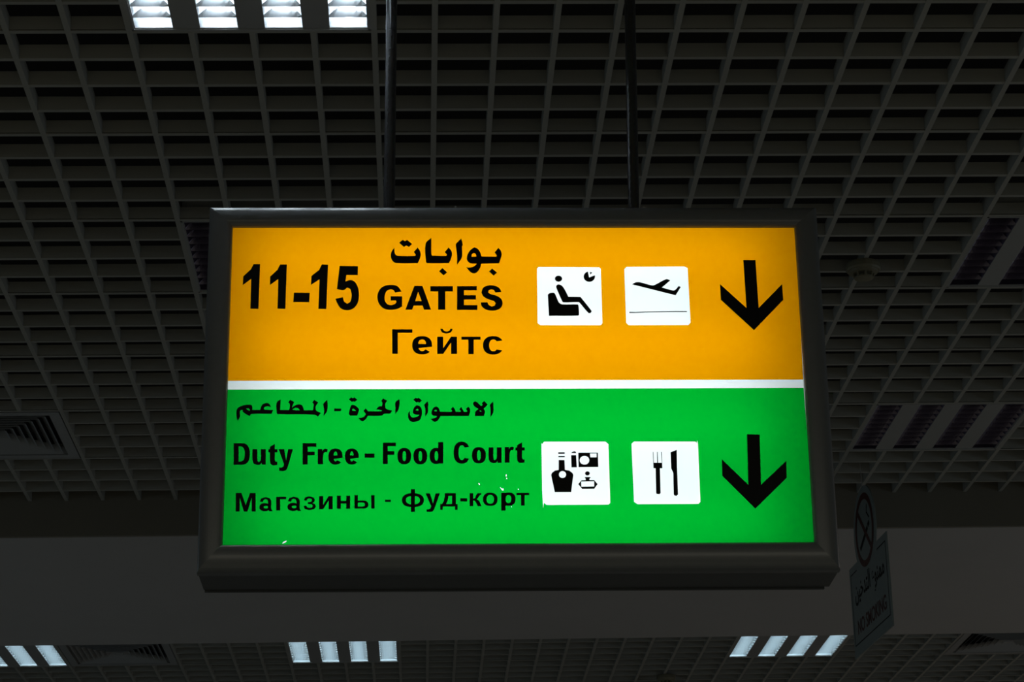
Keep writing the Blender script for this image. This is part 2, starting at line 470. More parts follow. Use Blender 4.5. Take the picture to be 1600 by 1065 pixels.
SH_ = {
    'num': [[[-560.2,281.2],[-574.4,281.3],[-580.1,268.9],[-596.3,251.9],[-596.8,231.2],[-578.8,245.8],[-578.7,175.7],[-561.1,175.2]],[[-501.6,280.1],[-516.1,280.4],[-522.3,267.3],[-537.5,251.5],[-537.7,231.1],[-519.6,245.7],[-519.9,175.6],[-502.6,175.2]],[[-485.0,213.4],[-450.3,213.0],[-451.0,190.8],[-486.0,191.2]],[[-411.3,279.6],[-424.8,280.4],[-431.0,267.2],[-447.4,252.6],[-448.2,231.4],[-429.6,244.9],[-431.0,175.1],[-413.7,174.7]],[[-386.0,276.9],[-345.8,276.1],[-345.9,254.8],[-370.8,255.2],[-372.8,239.8],[-369.5,240.9],[-366.2,242.1],[-362.9,243.0],[-359.6,242.9],[-356.4,241.6],[-353.5,239.6],[-350.9,237.0],[-348.9,234.0],[-346.6,228.9],[-344.8,223.4],[-343.7,217.8],[-343.0,212.1],[-342.9,206.3],[-343.2,200.4],[-344.2,194.7],[-345.6,189.1],[-347.1,185.5],[-349.1,182.1],[-351.6,179.1],[-354.3,176.5],[-357.4,174.5],[-360.7,173.0],[-364.2,172.0],[-367.7,171.6],[-371.4,171.8],[-375.1,172.5],[-378.6,173.9],[-381.9,175.8],[-384.4,178.1],[-386.4,181.0],[-388.2,184.1],[-389.8,187.3],[-391.1,190.0],[-392.2,192.9],[-393.2,195.8],[-394.2,198.7],[-378.0,202.6],[-377.4,199.9],[-376.8,197.2],[-376.1,194.6],[-375.0,192.2],[-373.7,190.7],[-372.1,189.5],[-370.3,188.4],[-368.6,187.2],[-366.8,188.2],[-364.9,189.2],[-363.2,190.3],[-361.9,191.8],[-360.5,195.2],[-359.6,198.8],[-359.1,202.6],[-358.9,206.4],[-359.2,210.2],[-360.0,214.1],[-361.0,217.9],[-361.9,221.7],[-369.0,225.2],[-370.9,223.4],[-372.7,221.5],[-374.6,219.9],[-376.8,219.1],[-380.4,219.0],[-384.0,219.8],[-387.7,220.8],[-391.3,221.8]]],
    'ar1': [[[-266.1,319.9],[-266.1,317.1],[-266.1,314.4],[-266.1,311.6],[-265.7,308.9],[-265.2,307.2],[-264.5,305.5],[-263.6,303.9],[-262.5,302.6],[-261.4,301.7],[-260.0,301.1],[-258.6,300.8],[-257.2,300.7],[-248.2,300.3],[-239.2,300.2],[-230.2,300.3],[-221.1,300.6],[-220.5,300.9],[-219.9,301.4],[-219.4,302.0],[-218.9,302.6],[-223.4,310.2],[-215.0,320.4],[-213.7,318.5],[-212.3,316.7],[-211.1,314.8],[-210.1,312.7],[-209.2,310.4],[-208.5,308.0],[-208.1,305.6],[-207.9,303.1],[-208.2,300.4],[-208.9,297.8],[-209.7,295.2],[-210.6,292.6],[-211.5,290.2],[-212.5,287.8],[-213.6,285.4],[-214.6,283.0],[-226.1,282.9],[-237.7,282.6],[-249.2,282.6],[-260.7,283.1],[-262.8,283.4],[-264.9,284.3],[-266.8,285.4],[-268.6,286.9],[-270.1,288.5],[-271.2,290.4],[-272.2,292.4],[-273.0,294.5],[-273.6,296.6],[-273.9,298.8],[-274.0,301.0],[-273.9,303.2],[-273.6,305.6],[-273.1,308.1],[-272.3,310.5],[-271.4,312.8],[-270.2,314.7],[-268.9,316.4],[-267.5,318.1]],[[-255.6,332.0],[-247.7,339.1],[-242.9,335.8],[-237.9,338.7],[-227.0,329.1],[-234.0,321.8],[-240.0,325.6],[-245.0,321.8]],[[-197.4,330.0],[-195.4,334.3],[-192.1,337.7],[-188.2,340.8],[-184.6,344.1],[-184.7,334.6],[-184.8,325.0],[-184.8,315.5],[-184.7,306.0],[-184.5,304.8],[-184.1,303.6],[-183.7,302.4],[-183.3,301.2],[-175.6,300.9],[-167.9,300.6],[-160.2,300.4],[-152.5,300.6],[-151.8,300.9],[-151.2,301.6],[-150.7,302.4],[-150.2,303.1],[-155.1,309.8],[-146.6,320.4],[-145.2,318.8],[-143.7,317.2],[-142.4,315.5],[-141.3,313.7],[-140.4,311.4],[-139.7,309.0],[-139.3,306.5],[-139.2,304.1],[-139.5,301.1],[-140.2,298.2],[-141.0,295.4],[-141.9,292.6],[-142.8,290.1],[-143.9,287.7],[-145.0,285.4],[-146.0,283.0],[-157.8,282.9],[-169.5,282.7],[-181.3,282.6],[-193.0,283.0],[-194.1,283.3],[-195.2,283.9],[-196.1,284.8],[-196.5,285.9],[-197.6,296.9],[-198.5,308.0],[-198.7,319.1]],[[-160.5,271.5],[-150.0,261.0],[-157.9,254.0],[-167.9,263.9]],[[-130.3,329.1],[-127.8,332.7],[-124.9,335.9],[-121.8,339.0],[-118.7,342.2],[-117.8,338.4],[-116.7,334.7],[-115.8,330.9],[-115.3,327.1],[-115.5,326.1],[-116.1,325.2],[-116.7,324.3],[-117.1,323.3],[-117.1,318.0],[-116.8,312.7],[-116.6,307.4],[-116.7,302.1],[-116.9,299.9],[-117.4,297.7],[-118.1,295.6],[-119.0,293.5],[-121.2,289.8],[-123.5,286.2],[-126.0,282.7],[-128.4,279.2],[-128.4,284.9],[-128.2,290.6],[-128.2,296.4],[-128.3,302.1],[-128.7,307.0],[-129.2,311.8],[-129.8,316.6],[-130.3,321.4],[-130.6,323.3],[-130.8,325.3],[-130.8,327.3]],[[-89.7,321.0],[-87.9,320.2],[-86.0,319.5],[-84.3,318.7],[-82.7,317.5],[-80.8,315.4],[-79.2,313.0],[-77.8,310.5],[-76.6,307.9],[-75.8,305.8],[-75.3,303.6],[-74.9,301.4],[-74.4,299.2],[-42.3,298.7],[-40.5,301.1],[-45.2,308.8],[-36.7,319.8],[-35.4,318.1],[-34.0,316.4],[-32.6,314.6],[-31.5,312.7],[-30.7,310.6],[-30.1,308.5],[-29.6,306.3],[-29.5,304.0],[-29.8,301.6],[-30.3,299.2],[-31.0,296.8],[-31.8,294.4],[-32.7,291.4],[-33.7,288.5],[-34.8,285.5],[-35.8,282.6],[-75.1,281.8],[-75.5,279.7],[-75.8,277.5],[-76.2,275.4],[-76.9,273.4],[-78.2,270.6],[-79.6,267.8],[-81.2,265.2],[-83.2,262.9],[-84.9,261.3],[-86.8,260.0],[-88.9,259.1],[-91.1,258.7],[-93.2,258.9],[-95.3,259.6],[-97.2,260.6],[-99.0,261.9],[-101.5,264.5],[-103.8,267.4],[-105.9,270.4],[-108.1,273.4],[-106.7,273.1],[-105.3,272.8],[-103.9,272.5],[-102.4,272.5],[-100.2,272.7],[-98.0,273.1],[-95.8,273.6],[-93.6,274.4],[-92.0,275.1],[-90.4,276.0],[-88.9,277.0],[-87.4,278.2],[-86.7,279.0],[-86.0,279.9],[-85.4,280.9],[-84.8,281.8],[-88.1,281.9],[-91.4,281.9],[-94.7,282.0],[-98.0,282.6],[-99.7,283.2],[-101.3,284.1],[-102.8,285.4],[-104.1,286.8],[-105.1,288.5],[-105.9,290.4],[-106.5,292.4],[-106.7,294.5],[-106.6,296.9],[-106.3,299.4],[-105.7,301.8],[-104.8,304.1],[-103.6,306.9],[-102.2,309.6],[-100.5,312.2],[-98.6,314.6],[-96.6,316.5],[-94.3,318.0],[-92.0,319.5]],[[-96.1,298.3],[-96.1,299.7],[-96.1,301.1],[-96.1,302.4],[-95.7,303.7],[-94.9,304.8],[-93.8,305.8],[-92.7,306.6],[-91.6,307.5],[-90.4,307.0],[-89.2,306.5],[-88.1,305.9],[-87.2,305.0],[-86.5,303.7],[-86.1,302.3],[-85.8,300.7],[-85.5,299.2]],[[-51.1,270.1],[-40.3,260.6],[-48.1,253.3],[-58.2,263.3]]],
    'ar2': [[[-599.1,-82.7],[-599.8,-80.3],[-600.5,-77.9],[-601.1,-75.5],[-601.6,-73.1],[-602.0,-70.3],[-602.2,-67.5],[-602.4,-64.7],[-602.3,-61.9],[-602.2,-60.0],[-601.9,-58.2],[-601.4,-56.4],[-600.5,-54.9],[-599.2,-53.3],[-597.6,-52.0],[-595.9,-50.9],[-594.0,-49.9],[-591.2,-48.8],[-588.3,-47.8],[-585.3,-47.0],[-582.2,-46.4],[-579.8,-46.1],[-577.3,-45.9],[-574.8,-45.9],[-572.3,-46.2],[-571.4,-46.5],[-570.4,-47.0],[-569.7,-47.7],[-569.2,-48.6],[-568.7,-50.9],[-568.5,-53.3],[-568.5,-55.7],[-568.4,-58.0],[-551.5,-58.1],[-551.2,-56.4],[-551.0,-54.7],[-550.8,-53.1],[-550.3,-51.5],[-549.6,-49.7],[-548.8,-48.0],[-547.8,-46.4],[-546.5,-45.1],[-544.7,-44.0],[-542.8,-43.1],[-540.7,-42.6],[-538.6,-42.3],[-537.0,-42.4],[-535.4,-42.8],[-533.9,-43.5],[-532.6,-44.5],[-531.3,-46.0],[-530.3,-47.8],[-529.4,-49.7],[-528.5,-51.5],[-530.0,-51.1],[-531.5,-50.7],[-533.0,-50.3],[-534.5,-50.1],[-536.1,-50.0],[-537.8,-50.1],[-539.5,-50.3],[-541.1,-50.8],[-542.0,-51.4],[-542.8,-52.3],[-543.5,-53.3],[-544.3,-54.3],[-542.2,-57.5],[-523.9,-58.4],[-527.2,-67.0],[-537.9,-66.9],[-548.5,-66.6],[-559.2,-66.6],[-569.8,-67.3],[-571.1,-67.9],[-572.1,-69.2],[-572.9,-70.7],[-573.9,-72.1],[-575.8,-71.0],[-577.8,-69.9],[-579.8,-68.8],[-581.7,-67.6],[-583.6,-66.2],[-585.4,-64.8],[-587.2,-63.4],[-589.1,-61.9],[-588.5,-58.0],[-592.5,-58.0],[-593.1,-58.9],[-593.9,-59.9],[-594.5,-60.8],[-594.8,-61.9],[-594.8,-64.3],[-594.5,-66.8],[-594.2,-69.3],[-594.1,-71.7],[-594.3,-73.2],[-594.8,-74.6],[-595.3,-76.0],[-595.9,-77.4],[-596.6,-78.7],[-597.4,-80.1],[-598.3,-81.4]],[[-582.0,-54.9],[-576.0,-54.6],[-573.7,-57.5],[-574.6,-59.9],[-575.4,-59.4],[-576.3,-59.0],[-577.1,-58.5],[-578.0,-58.0],[-579.0,-57.3],[-580.0,-56.5],[-581.0,-55.7]],[[-516.8,-41.7],[-515.4,-39.2],[-513.2,-37.3],[-510.7,-35.7],[-508.3,-33.9],[-508.9,-58.2],[-490.6,-58.7],[-490.2,-58.2],[-489.8,-57.7],[-489.5,-57.1],[-489.3,-56.6],[-488.9,-53.6],[-488.6,-50.6],[-488.5,-47.6],[-488.9,-44.6],[-489.4,-43.6],[-490.2,-42.8],[-491.3,-42.1],[-492.2,-41.3],[-488.1,-35.1],[-479.3,-40.4],[-480.2,-42.3],[-481.1,-44.2],[-482.0,-46.1],[-482.8,-48.1],[-483.2,-49.3],[-483.4,-50.6],[-483.6,-51.8],[-483.8,-53.1],[-481.9,-51.6],[-480.1,-50.0],[-478.2,-48.6],[-476.2,-47.4],[-474.3,-46.6],[-472.3,-46.0],[-470.3,-45.6],[-468.3,-45.6],[-466.4,-46.0],[-464.6,-46.6],[-462.9,-47.5],[-461.6,-48.9],[-460.3,-51.2],[-459.5,-53.8],[-458.8,-56.5],[-458.1,-59.2],[-438.9,-59.2],[-438.4,-55.8],[-437.9,-52.4],[-437.5,-48.9],[-437.5,-45.4],[-437.9,-44.4],[-438.7,-43.5],[-439.6,-42.7],[-440.5,-41.9],[-436.6,-35.3],[-427.5,-41.5],[-428.8,-43.3],[-430.2,-45.1],[-431.4,-47.0],[-432.4,-49.0],[-432.9,-50.8],[-433.2,-52.8],[-433.2,-54.8],[-432.9,-56.7],[-432.6,-58.0],[-432.0,-59.1],[-431.2,-60.1],[-430.2,-61.0],[-428.2,-62.2],[-426.0,-63.3],[-423.8,-64.2],[-421.5,-65.2],[-428.0,-73.6],[-429.7,-72.4],[-431.2,-71.0],[-432.9,-69.9],[-434.7,-69.4],[-454.4,-68.5],[-474.1,-68.4],[-493.8,-68.3],[-513.5,-67.8],[-514.3,-67.5],[-515.0,-67.0],[-515.6,-66.3],[-516.2,-65.6],[-516.7,-59.6],[-517.3,-53.5],[-517.5,-47.5]],[[-483.3,-57.7],[-481.9,-56.6],[-480.5,-55.5],[-479.0,-54.5],[-477.4,-53.8],[-475.8,-53.5],[-474.0,-53.6],[-472.4,-53.9],[-470.8,-54.5],[-469.6,-55.4],[-468.6,-56.6],[-467.7,-57.9],[-466.7,-59.2],[-469.0,-59.1],[-471.3,-59.1],[-473.7,-59.0],[-476.0,-58.9],[-477.8,-58.6],[-479.6,-58.4],[-481.5,-58.0]],[[-416.8,-44.1],[-415.1,-41.6],[-413.1,-39.5],[-410.9,-37.4],[-408.7,-35.3],[-408.4,-38.2],[-407.9,-41.1],[-407.6,-44.0],[-407.5,-46.9],[-407.5,-50.9],[-407.6,-54.8],[-408.1,-58.7],[-409.0,-62.4],[-410.4,-65.2],[-412.3,-67.6],[-414.4,-69.9],[-416.4,-72.3],[-416.0,-69.1],[-415.5,-66.0],[-415.1,-62.8],[-415.0,-59.6],[-415.2,-57.1],[-415.6,-54.6],[-416.1,-52.2],[-416.5,-49.7],[-416.8,-48.3],[-417.1,-46.8],[-417.2,-45.4]],[[-393.8,-55.5],[-378.1,-55.5],[-379.1,-61.2],[-393.3,-61.4]],[[-362.2,-34.6],[-357.1,-29.8],[-353.6,-31.9],[-350.2,-29.8],[-344.3,-35.5],[-349.5,-40.4],[-350.3,-40.0],[-351.0,-39.6],[-351.8,-39.2],[-352.6,-39.1],[-353.6,-39.2],[-354.5,-39.6],[-355.4,-40.0],[-356.3,-40.4]],[[-354.4,-47.0],[-352.8,-47.1],[-351.2,-47.4],[-349.6,-48.0],[-348.2,-48.8],[-346.0,-50.4],[-343.9,-52.3],[-342.1,-54.4],[-340.6,-56.7],[-340.3,-58.1],[-340.4,-59.6],[-340.8,-61.1],[-341.2,-62.6],[-341.8,-64.9],[-342.6,-67.1],[-343.4,-69.3],[-344.2,-71.6],[-359.1,-71.5],[-359.9,-70.5],[-360.8,-69.5],[-361.5,-68.4],[-361.9,-67.2],[-361.8,-64.3],[-361.3,-61.5],[-360.6,-58.8],[-359.9,-56.0],[-359.5,-54.1],[-359.0,-52.2],[-358.3,-50.4],[-357.5,-48.7],[-356.9,-48.0],[-356.1,-47.5],[-355.3,-47.1]],[[-354.9,-56.6],[-354.0,-56.5],[-353.0,-56.2],[-352.1,-56.0],[-351.2,-56.3],[-349.9,-57.2],[-348.9,-58.4],[-347.9,-59.8],[-346.8,-61.0],[-354.9,-60.2]],[[-341.7,-77.1],[-340.1,-77.0],[-338.6,-76.9],[-337.0,-76.8],[-335.5,-76.5],[-333.9,-76.0],[-332.2,-75.5],[-330.7,-74.8],[-329.3,-73.9],[-328.2,-72.6],[-327.3,-71.1],[-326.5,-69.5],[-325.6,-67.9],[-330.7,-60.7],[-325.8,-55.0],[-321.0,-61.6],[-314.1,-61.7],[-307.2,-61.9],[-300.3,-61.9],[-293.4,-61.7],[-292.7,-61.5],[-292.1,-61.1],[-291.5,-60.6],[-290.9,-60.1],[-292.8,-59.6],[-294.6,-59.1],[-296.5,-58.5],[-298.4,-58.1],[-299.8,-57.9],[-301.2,-57.9],[-302.6,-57.8],[-304.0,-57.7],[-302.4,-55.9],[-300.8,-54.0],[-299.1,-52.3],[-297.2,-50.9],[-295.9,-50.5],[-294.5,-50.5],[-293.0,-50.8],[-291.6,-50.9],[-291.2,-48.9],[-290.8,-46.9],[-290.4,-45.0],[-290.4,-43.0],[-290.7,-41.7],[-291.2,-40.6],[-291.9,-39.5],[-292.5,-38.3],[-289.2,-32.4],[-279.9,-38.0],[-281.1,-39.5],[-282.3,-41.0],[-283.4,-42.5],[-284.2,-44.3],[-284.5,-46.9],[-284.3,-49.5],[-284.0,-52.2],[-283.7,-54.9],[-282.5,-55.8],[-281.2,-56.7],[-279.9,-57.5],[-278.5,-58.2],[-276.2,-58.9],[-273.9,-59.4],[-271.5,-59.8],[-269.2,-60.2],[-270.3,-62.1],[-271.3,-64.1],[-272.5,-65.8],[-274.1,-67.0],[-276.9,-67.6],[-279.9,-67.4],[-283.0,-67.1],[-285.9,-67.4],[-287.5,-68.3],[-289.0,-69.7],[-290.4,-71.0],[-292.1,-71.7],[-299.4,-72.3],[-306.6,-72.4],[-314.0,-72.2],[-321.3,-72.2],[-322.3,-74.1],[-323.2,-76.1],[-324.3,-78.0],[-325.5,-79.8],[-327.1,-81.2],[-328.8,-82.5],[-330.6,-83.6],[-332.3,-84.8],[-333.4,-84.2],[-334.6,-83.7],[-335.6,-83.1],[-336.7,-82.4],[-338.0,-81.2],[-339.2,-79.8],[-340.5,-78.5]],[[-262.4,-41.7],[-260.9,-39.4],[-258.7,-37.5],[-256.3,-35.8],[-254.0,-34.1],[-253.8,-36.6],[-253.5,-39.2],[-253.4,-41.8],[-253.4,-44.4],[-253.8,-48.1],[-254.3,-51.8],[-255.0,-55.4],[-256.1,-58.9],[-257.5,-61.5],[-259.2,-63.8],[-261.1,-66.1],[-262.9,-68.4],[-262.8,-65.0],[-262.6,-61.7],[-262.4,-58.3],[-262.4,-54.9],[-262.6,-51.6],[-263.0,-48.2],[-263.1,-44.9]],[[-224.2,-35.9],[-218.9,-31.0],[-215.8,-32.8],[-212.7,-31.0],[-205.5,-37.6],[-210.4,-42.5],[-211.3,-42.0],[-212.2,-41.5],[-213.0,-41.0],[-213.9,-40.8],[-214.9,-40.9],[-215.8,-41.2],[-216.8,-41.7],[-217.7,-42.1]],[[-215.2,-48.2],[-213.5,-48.7],[-211.8,-49.5],[-210.3,-50.5],[-209.0,-51.8],[-207.8,-53.4],[-207.0,-55.2],[-206.3,-57.1],[-205.8,-59.0],[-205.5,-61.3],[-205.3,-63.6],[-205.3,-66.0],[-205.5,-68.3],[-205.8,-70.7],[-206.3,-73.0],[-206.9,-75.3],[-207.7,-77.5],[-208.4,-79.0],[-209.2,-80.5],[-210.2,-81.8],[-211.4,-82.8],[-214.4,-84.2],[-217.5,-85.3],[-220.6,-86.1],[-223.8,-86.4],[-225.9,-86.2],[-227.9,-85.7],[-229.7,-84.7],[-231.3,-83.4],[-232.7,-81.5],[-233.7,-79.4],[-234.5,-77.1],[-235.1,-74.8],[-235.3,-72.8],[-235.4,-70.8],[-235.2,-68.8],[-234.8,-66.9],[-234.2,-65.1],[-233.3,-63.5],[-232.3,-61.9],[-231.3,-60.3],[-231.3,-62.3],[-231.4,-64.3],[-231.3,-66.3],[-231.1,-68.2],[-230.8,-69.8],[-230.3,-71.4],[-229.7,-72.8],[-228.8,-74.2],[-227.9,-75.0],[-226.9,-75.7],[-225.7,-76.2],[-224.5,-76.4],[-222.8,-76.3],[-221.0,-76.0],[-219.3,-75.4],[-217.7,-74.8],[-216.1,-74.2],[-214.6,-73.5],[-213.2,-72.7],[-211.7,-72.0],[-211.4,-70.2],[-213.3,-70.1],[-215.2,-70.1],[-217.1,-69.9],[-218.9,-69.6],[-220.3,-69.2],[-221.6,-68.6],[-222.8,-67.9],[-223.9,-66.9],[-224.5,-65.9],[-224.8,-64.8],[-224.9,-63.5],[-224.9,-62.3],[-224.6,-60.2],[-224.1,-58.2],[-223.4,-56.3],[-222.6,-54.4],[-221.9,-53.1],[-221.0,-51.9],[-220.0,-50.8],[-218.9,-49.8],[-218.1,-49.1],[-217.2,-48.5],[-216.2,-48.2]],[[-219.5,-59.7],[-215.8,-56.1],[-212.7,-58.0],[-213.3,-60.6]],[[-200.9,-47.2],[-193.4,-39.2],[-192.9,-41.2],[-192.3,-43.2],[-191.8,-45.2],[-191.5,-47.2],[-191.6,-48.2],[-192.0,-49.2],[-192.3,-50.2],[-192.5,-51.2],[-192.5,-53.8],[-192.3,-56.5],[-192.1,-59.1],[-192.2,-61.7],[-192.4,-63.3],[-192.8,-64.8],[-193.4,-66.3],[-194.0,-67.7],[-195.1,-69.4],[-196.3,-71.0],[-197.5,-72.6],[-198.8,-74.2],[-198.6,-70.1],[-198.4,-66.0],[-198.2,-61.9],[-198.4,-57.8],[-198.8,-55.1],[-199.4,-52.4],[-200.2,-49.8]],[[-174.7,-51.0],[-173.4,-51.8],[-172.0,-52.5],[-170.8,-53.4],[-169.7,-54.5],[-168.8,-56.5],[-168.1,-58.7],[-167.5,-60.9],[-166.9,-63.1],[-160.8,-63.3],[-154.6,-63.5],[-148.5,-63.6],[-142.4,-63.5],[-141.8,-63.3],[-141.4,-62.9],[-141.0,-62.3],[-140.5,-61.9],[-143.6,-57.2],[-138.6,-51.6],[-137.5,-53.5],[-136.4,-55.4],[-135.3,-57.3],[-134.3,-59.2],[-133.9,-60.3],[-133.6,-61.3],[-133.3,-62.4],[-133.1,-63.5],[-130.7,-63.5],[-128.4,-63.7],[-126.0,-63.7],[-123.7,-63.5],[-123.2,-63.3],[-122.7,-62.9],[-122.3,-62.4],[-121.8,-61.9],[-125.5,-57.7],[-121.2,-52.4],[-120.1,-54.5],[-119.0,-56.5],[-117.9,-58.6],[-116.8,-60.6],[-116.5,-61.3],[-116.2,-62.1],[-115.9,-62.8],[-115.6,-63.5],[-114.1,-63.6],[-112.5,-63.7],[-110.9,-63.7],[-109.4,-63.5],[-109.0,-63.3],[-108.7,-62.9],[-108.4,-62.4],[-108.1,-62.0],[-111.2,-56.9],[-105.8,-51.7],[-104.9,-52.9],[-104.0,-54.1],[-103.1,-55.3],[-102.5,-56.7],[-102.1,-58.3],[-102.0,-60.0],[-102.0,-61.6],[-102.2,-63.3],[-102.7,-65.8],[-103.5,-68.3],[-104.3,-70.7],[-105.1,-73.2],[-165.4,-73.0],[-165.9,-73.8],[-166.4,-74.7],[-166.8,-75.5],[-167.3,-76.3],[-168.3,-78.2],[-169.3,-80.1],[-170.4,-81.9],[-171.7,-83.5],[-173.1,-84.5],[-174.7,-85.3],[-176.3,-85.9],[-177.9,-86.5],[-179.2,-85.8],[-180.4,-85.1],[-181.7,-84.4],[-182.9,-83.5],[-183.9,-82.5],[-184.9,-81.4],[-185.9,-80.3],[-186.8,-79.2],[-185.2,-79.0],[-183.6,-78.8],[-182.0,-78.6],[-180.4,-78.2],[-178.9,-77.8],[-177.5,-77.2],[-176.1,-76.5],[-174.8,-75.6],[-174.3,-75.1],[-174.0,-74.4],[-173.8,-73.7],[-173.5,-73.0],[-175.6,-72.8],[-177.6,-72.6],[-179.7,-72.3],[-181.6,-71.7],[-182.7,-71.0],[-183.6,-70.0],[-184.3,-68.9],[-184.7,-67.7],[-184.9,-65.9],[-184.9,-64.0],[-184.6,-62.2],[-184.1,-60.4],[-183.4,-58.6],[-182.6,-56.9],[-181.5,-55.3],[-180.3,-53.8],[-179.1,-52.9],[-177.7,-52.2],[-176.2,-51.6]],[[-179.7,-61.8],[-176.6,-58.5],[-173.5,-59.8],[-173.9,-62.8]],[[-91.1,-39.5],[-90.2,-40.0],[-89.2,-40.4],[-88.3,-40.9],[-87.4,-41.5],[-85.0,-43.8],[-82.7,-46.1],[-80.4,-48.5],[-78.1,-50.8],[-75.0,-47.5],[-77.1,-44.2],[-71.8,-38.9],[-64.1,-46.9],[-65.1,-48.2],[-66.1,-49.6],[-67.1,-50.9],[-68.2,-52.2],[-69.4,-53.3],[-70.6,-54.4],[-71.9,-55.5],[-73.2,-56.5],[-72.3,-58.0],[-71.3,-59.5],[-70.5,-61.1],[-70.1,-62.7],[-70.4,-65.4],[-71.1,-68.1],[-72.0,-70.7],[-72.7,-73.3],[-92.0,-73.2],[-91.8,-70.7],[-91.7,-68.2],[-91.4,-65.7],[-90.7,-63.3],[-89.5,-61.5],[-87.9,-59.9],[-86.1,-58.5],[-84.4,-57.0],[-86.5,-55.7],[-88.6,-54.4],[-90.6,-53.0],[-92.5,-51.4],[-93.5,-50.3],[-94.3,-49.0],[-95.0,-47.6],[-95.5,-46.1],[-95.7,-45.1],[-95.6,-44.1],[-95.3,-43.1],[-94.9,-42.2],[-94.1,-41.3],[-93.2,-40.7],[-92.1,-40.1]],[[-82.0,-62.7],[-80.1,-60.5],[-77.2,-63.1]],[[-59.6,-47.6],[-52.4,-39.9],[-52.3,-42.1],[-52.1,-44.4],[-52.0,-46.6],[-51.9,-48.9],[-51.8,-52.5],[-51.8,-56.2],[-51.8,-59.8],[-52.1,-63.5],[-52.3,-64.8],[-52.8,-66.2],[-53.4,-67.5],[-54.0,-68.7],[-55.1,-70.6],[-56.3,-72.4],[-57.5,-74.2],[-58.7,-76.0],[-58.5,-71.8],[-58.4,-67.7],[-58.2,-63.6],[-58.3,-59.5],[-58.5,-56.5],[-58.8,-53.5],[-59.2,-50.5]]],
    'seat_tile': [[[47.5,270.5],[51.0,274.2],[185.3,273.4],[188.3,269.6],[188.3,141.0],[184.3,136.1],[52.7,136.3],[46.6,141.2]]],
    'seat_head': [[[102.6,245.9],[102.4,244.3],[101.7,242.8],[100.7,241.4],[99.4,240.3],[97.9,239.4],[96.2,238.9],[94.4,238.7],[92.6,238.9],[90.9,239.4],[89.4,240.3],[88.2,241.4],[87.2,242.8],[86.7,244.3],[86.5,245.9],[86.7,247.5],[87.3,249.0],[88.3,250.4],[89.6,251.6],[91.2,252.4],[92.9,252.9],[94.7,253.1],[96.5,252.9],[98.2,252.4],[99.7,251.5],[100.9,250.4],[101.9,249.0],[102.4,247.5]]],
    'seat_body': [[[89.0,227.6],[89.3,228.7],[89.8,229.7],[90.4,230.6],[91.2,231.3],[92.3,231.9],[93.5,232.2],[94.8,232.2],[96.0,232.1],[97.5,231.6],[99.0,230.9],[100.3,230.1],[101.5,229.1],[102.7,227.9],[103.8,226.7],[104.7,225.3],[105.6,223.8],[108.2,218.7],[110.7,213.4],[113.1,208.1],[115.5,202.9],[121.9,202.8],[128.3,202.8],[134.7,202.7],[141.1,202.4],[141.7,202.2],[142.2,201.9],[142.7,201.4],[143.2,200.9],[148.6,193.4],[154.0,186.0],[159.3,178.4],[164.5,170.8],[164.9,170.1],[165.1,169.3],[165.2,168.5],[165.1,167.8],[164.7,166.9],[164.1,166.1],[163.4,165.3],[162.7,164.5],[161.5,164.4],[160.3,164.3],[159.1,164.3],[158.2,164.8],[153.1,170.7],[148.4,177.0],[143.8,183.3],[139.0,189.4],[138.4,189.9],[137.6,190.2],[136.8,190.4],[136.0,190.4],[128.0,190.3],[120.0,190.0],[112.1,189.7],[104.1,189.9],[103.3,190.2],[102.5,190.8],[101.9,191.6],[101.4,192.4],[98.3,200.0],[95.3,207.6],[92.4,215.3],[89.6,223.1],[89.3,224.2],[89.0,225.3],[88.9,226.4]]],
    'seat_chair': [[[70.2,208.2],[71.2,209.0],[72.1,210.0],[73.0,210.8],[74.1,211.4],[76.2,212.1],[78.3,212.5],[80.4,212.7],[82.5,212.6],[83.6,212.3],[84.7,211.6],[85.6,210.7],[86.3,209.6],[88.0,205.6],[89.5,201.5],[90.9,197.3],[92.5,193.2],[93.1,191.7],[93.8,190.3],[94.7,189.0],[95.8,188.0],[97.3,186.8],[99.0,185.9],[100.8,185.3],[102.7,185.0],[110.6,184.7],[118.5,184.9],[126.5,185.1],[134.5,184.9],[135.2,184.7],[135.9,184.2],[136.5,183.5],[136.8,182.7],[137.3,177.3],[137.6,171.9],[137.7,166.5],[137.5,161.1],[137.2,160.2],[136.7,159.4],[136.0,158.7],[135.2,158.4],[119.3,158.0],[103.4,158.0],[87.6,158.2],[71.7,158.2]]],
    'seat_clock': [[[174.7,254.0],[175.0,251.0],[174.6,247.9],[173.4,245.0],[171.6,242.5],[169.2,240.4],[166.4,239.1],[163.3,238.4],[160.3,238.5],[157.3,239.3],[154.7,240.9],[152.5,243.0],[150.9,245.7],[150.1,248.6],[150.0,251.7],[150.7,254.7],[152.1,257.5],[154.1,259.9],[156.6,261.7],[159.5,262.9],[159.7,262.7],[161.9,248.9]],[[164.2,262.1],[169.4,260.6],[164.5,255.6]]],
    'plane_tile': [[[240.2,268.8],[245.2,274.4],[372.3,275.3],[380.3,271.8],[381.4,142.2],[376.3,136.2],[245.7,136.0],[240.3,141.6]]],
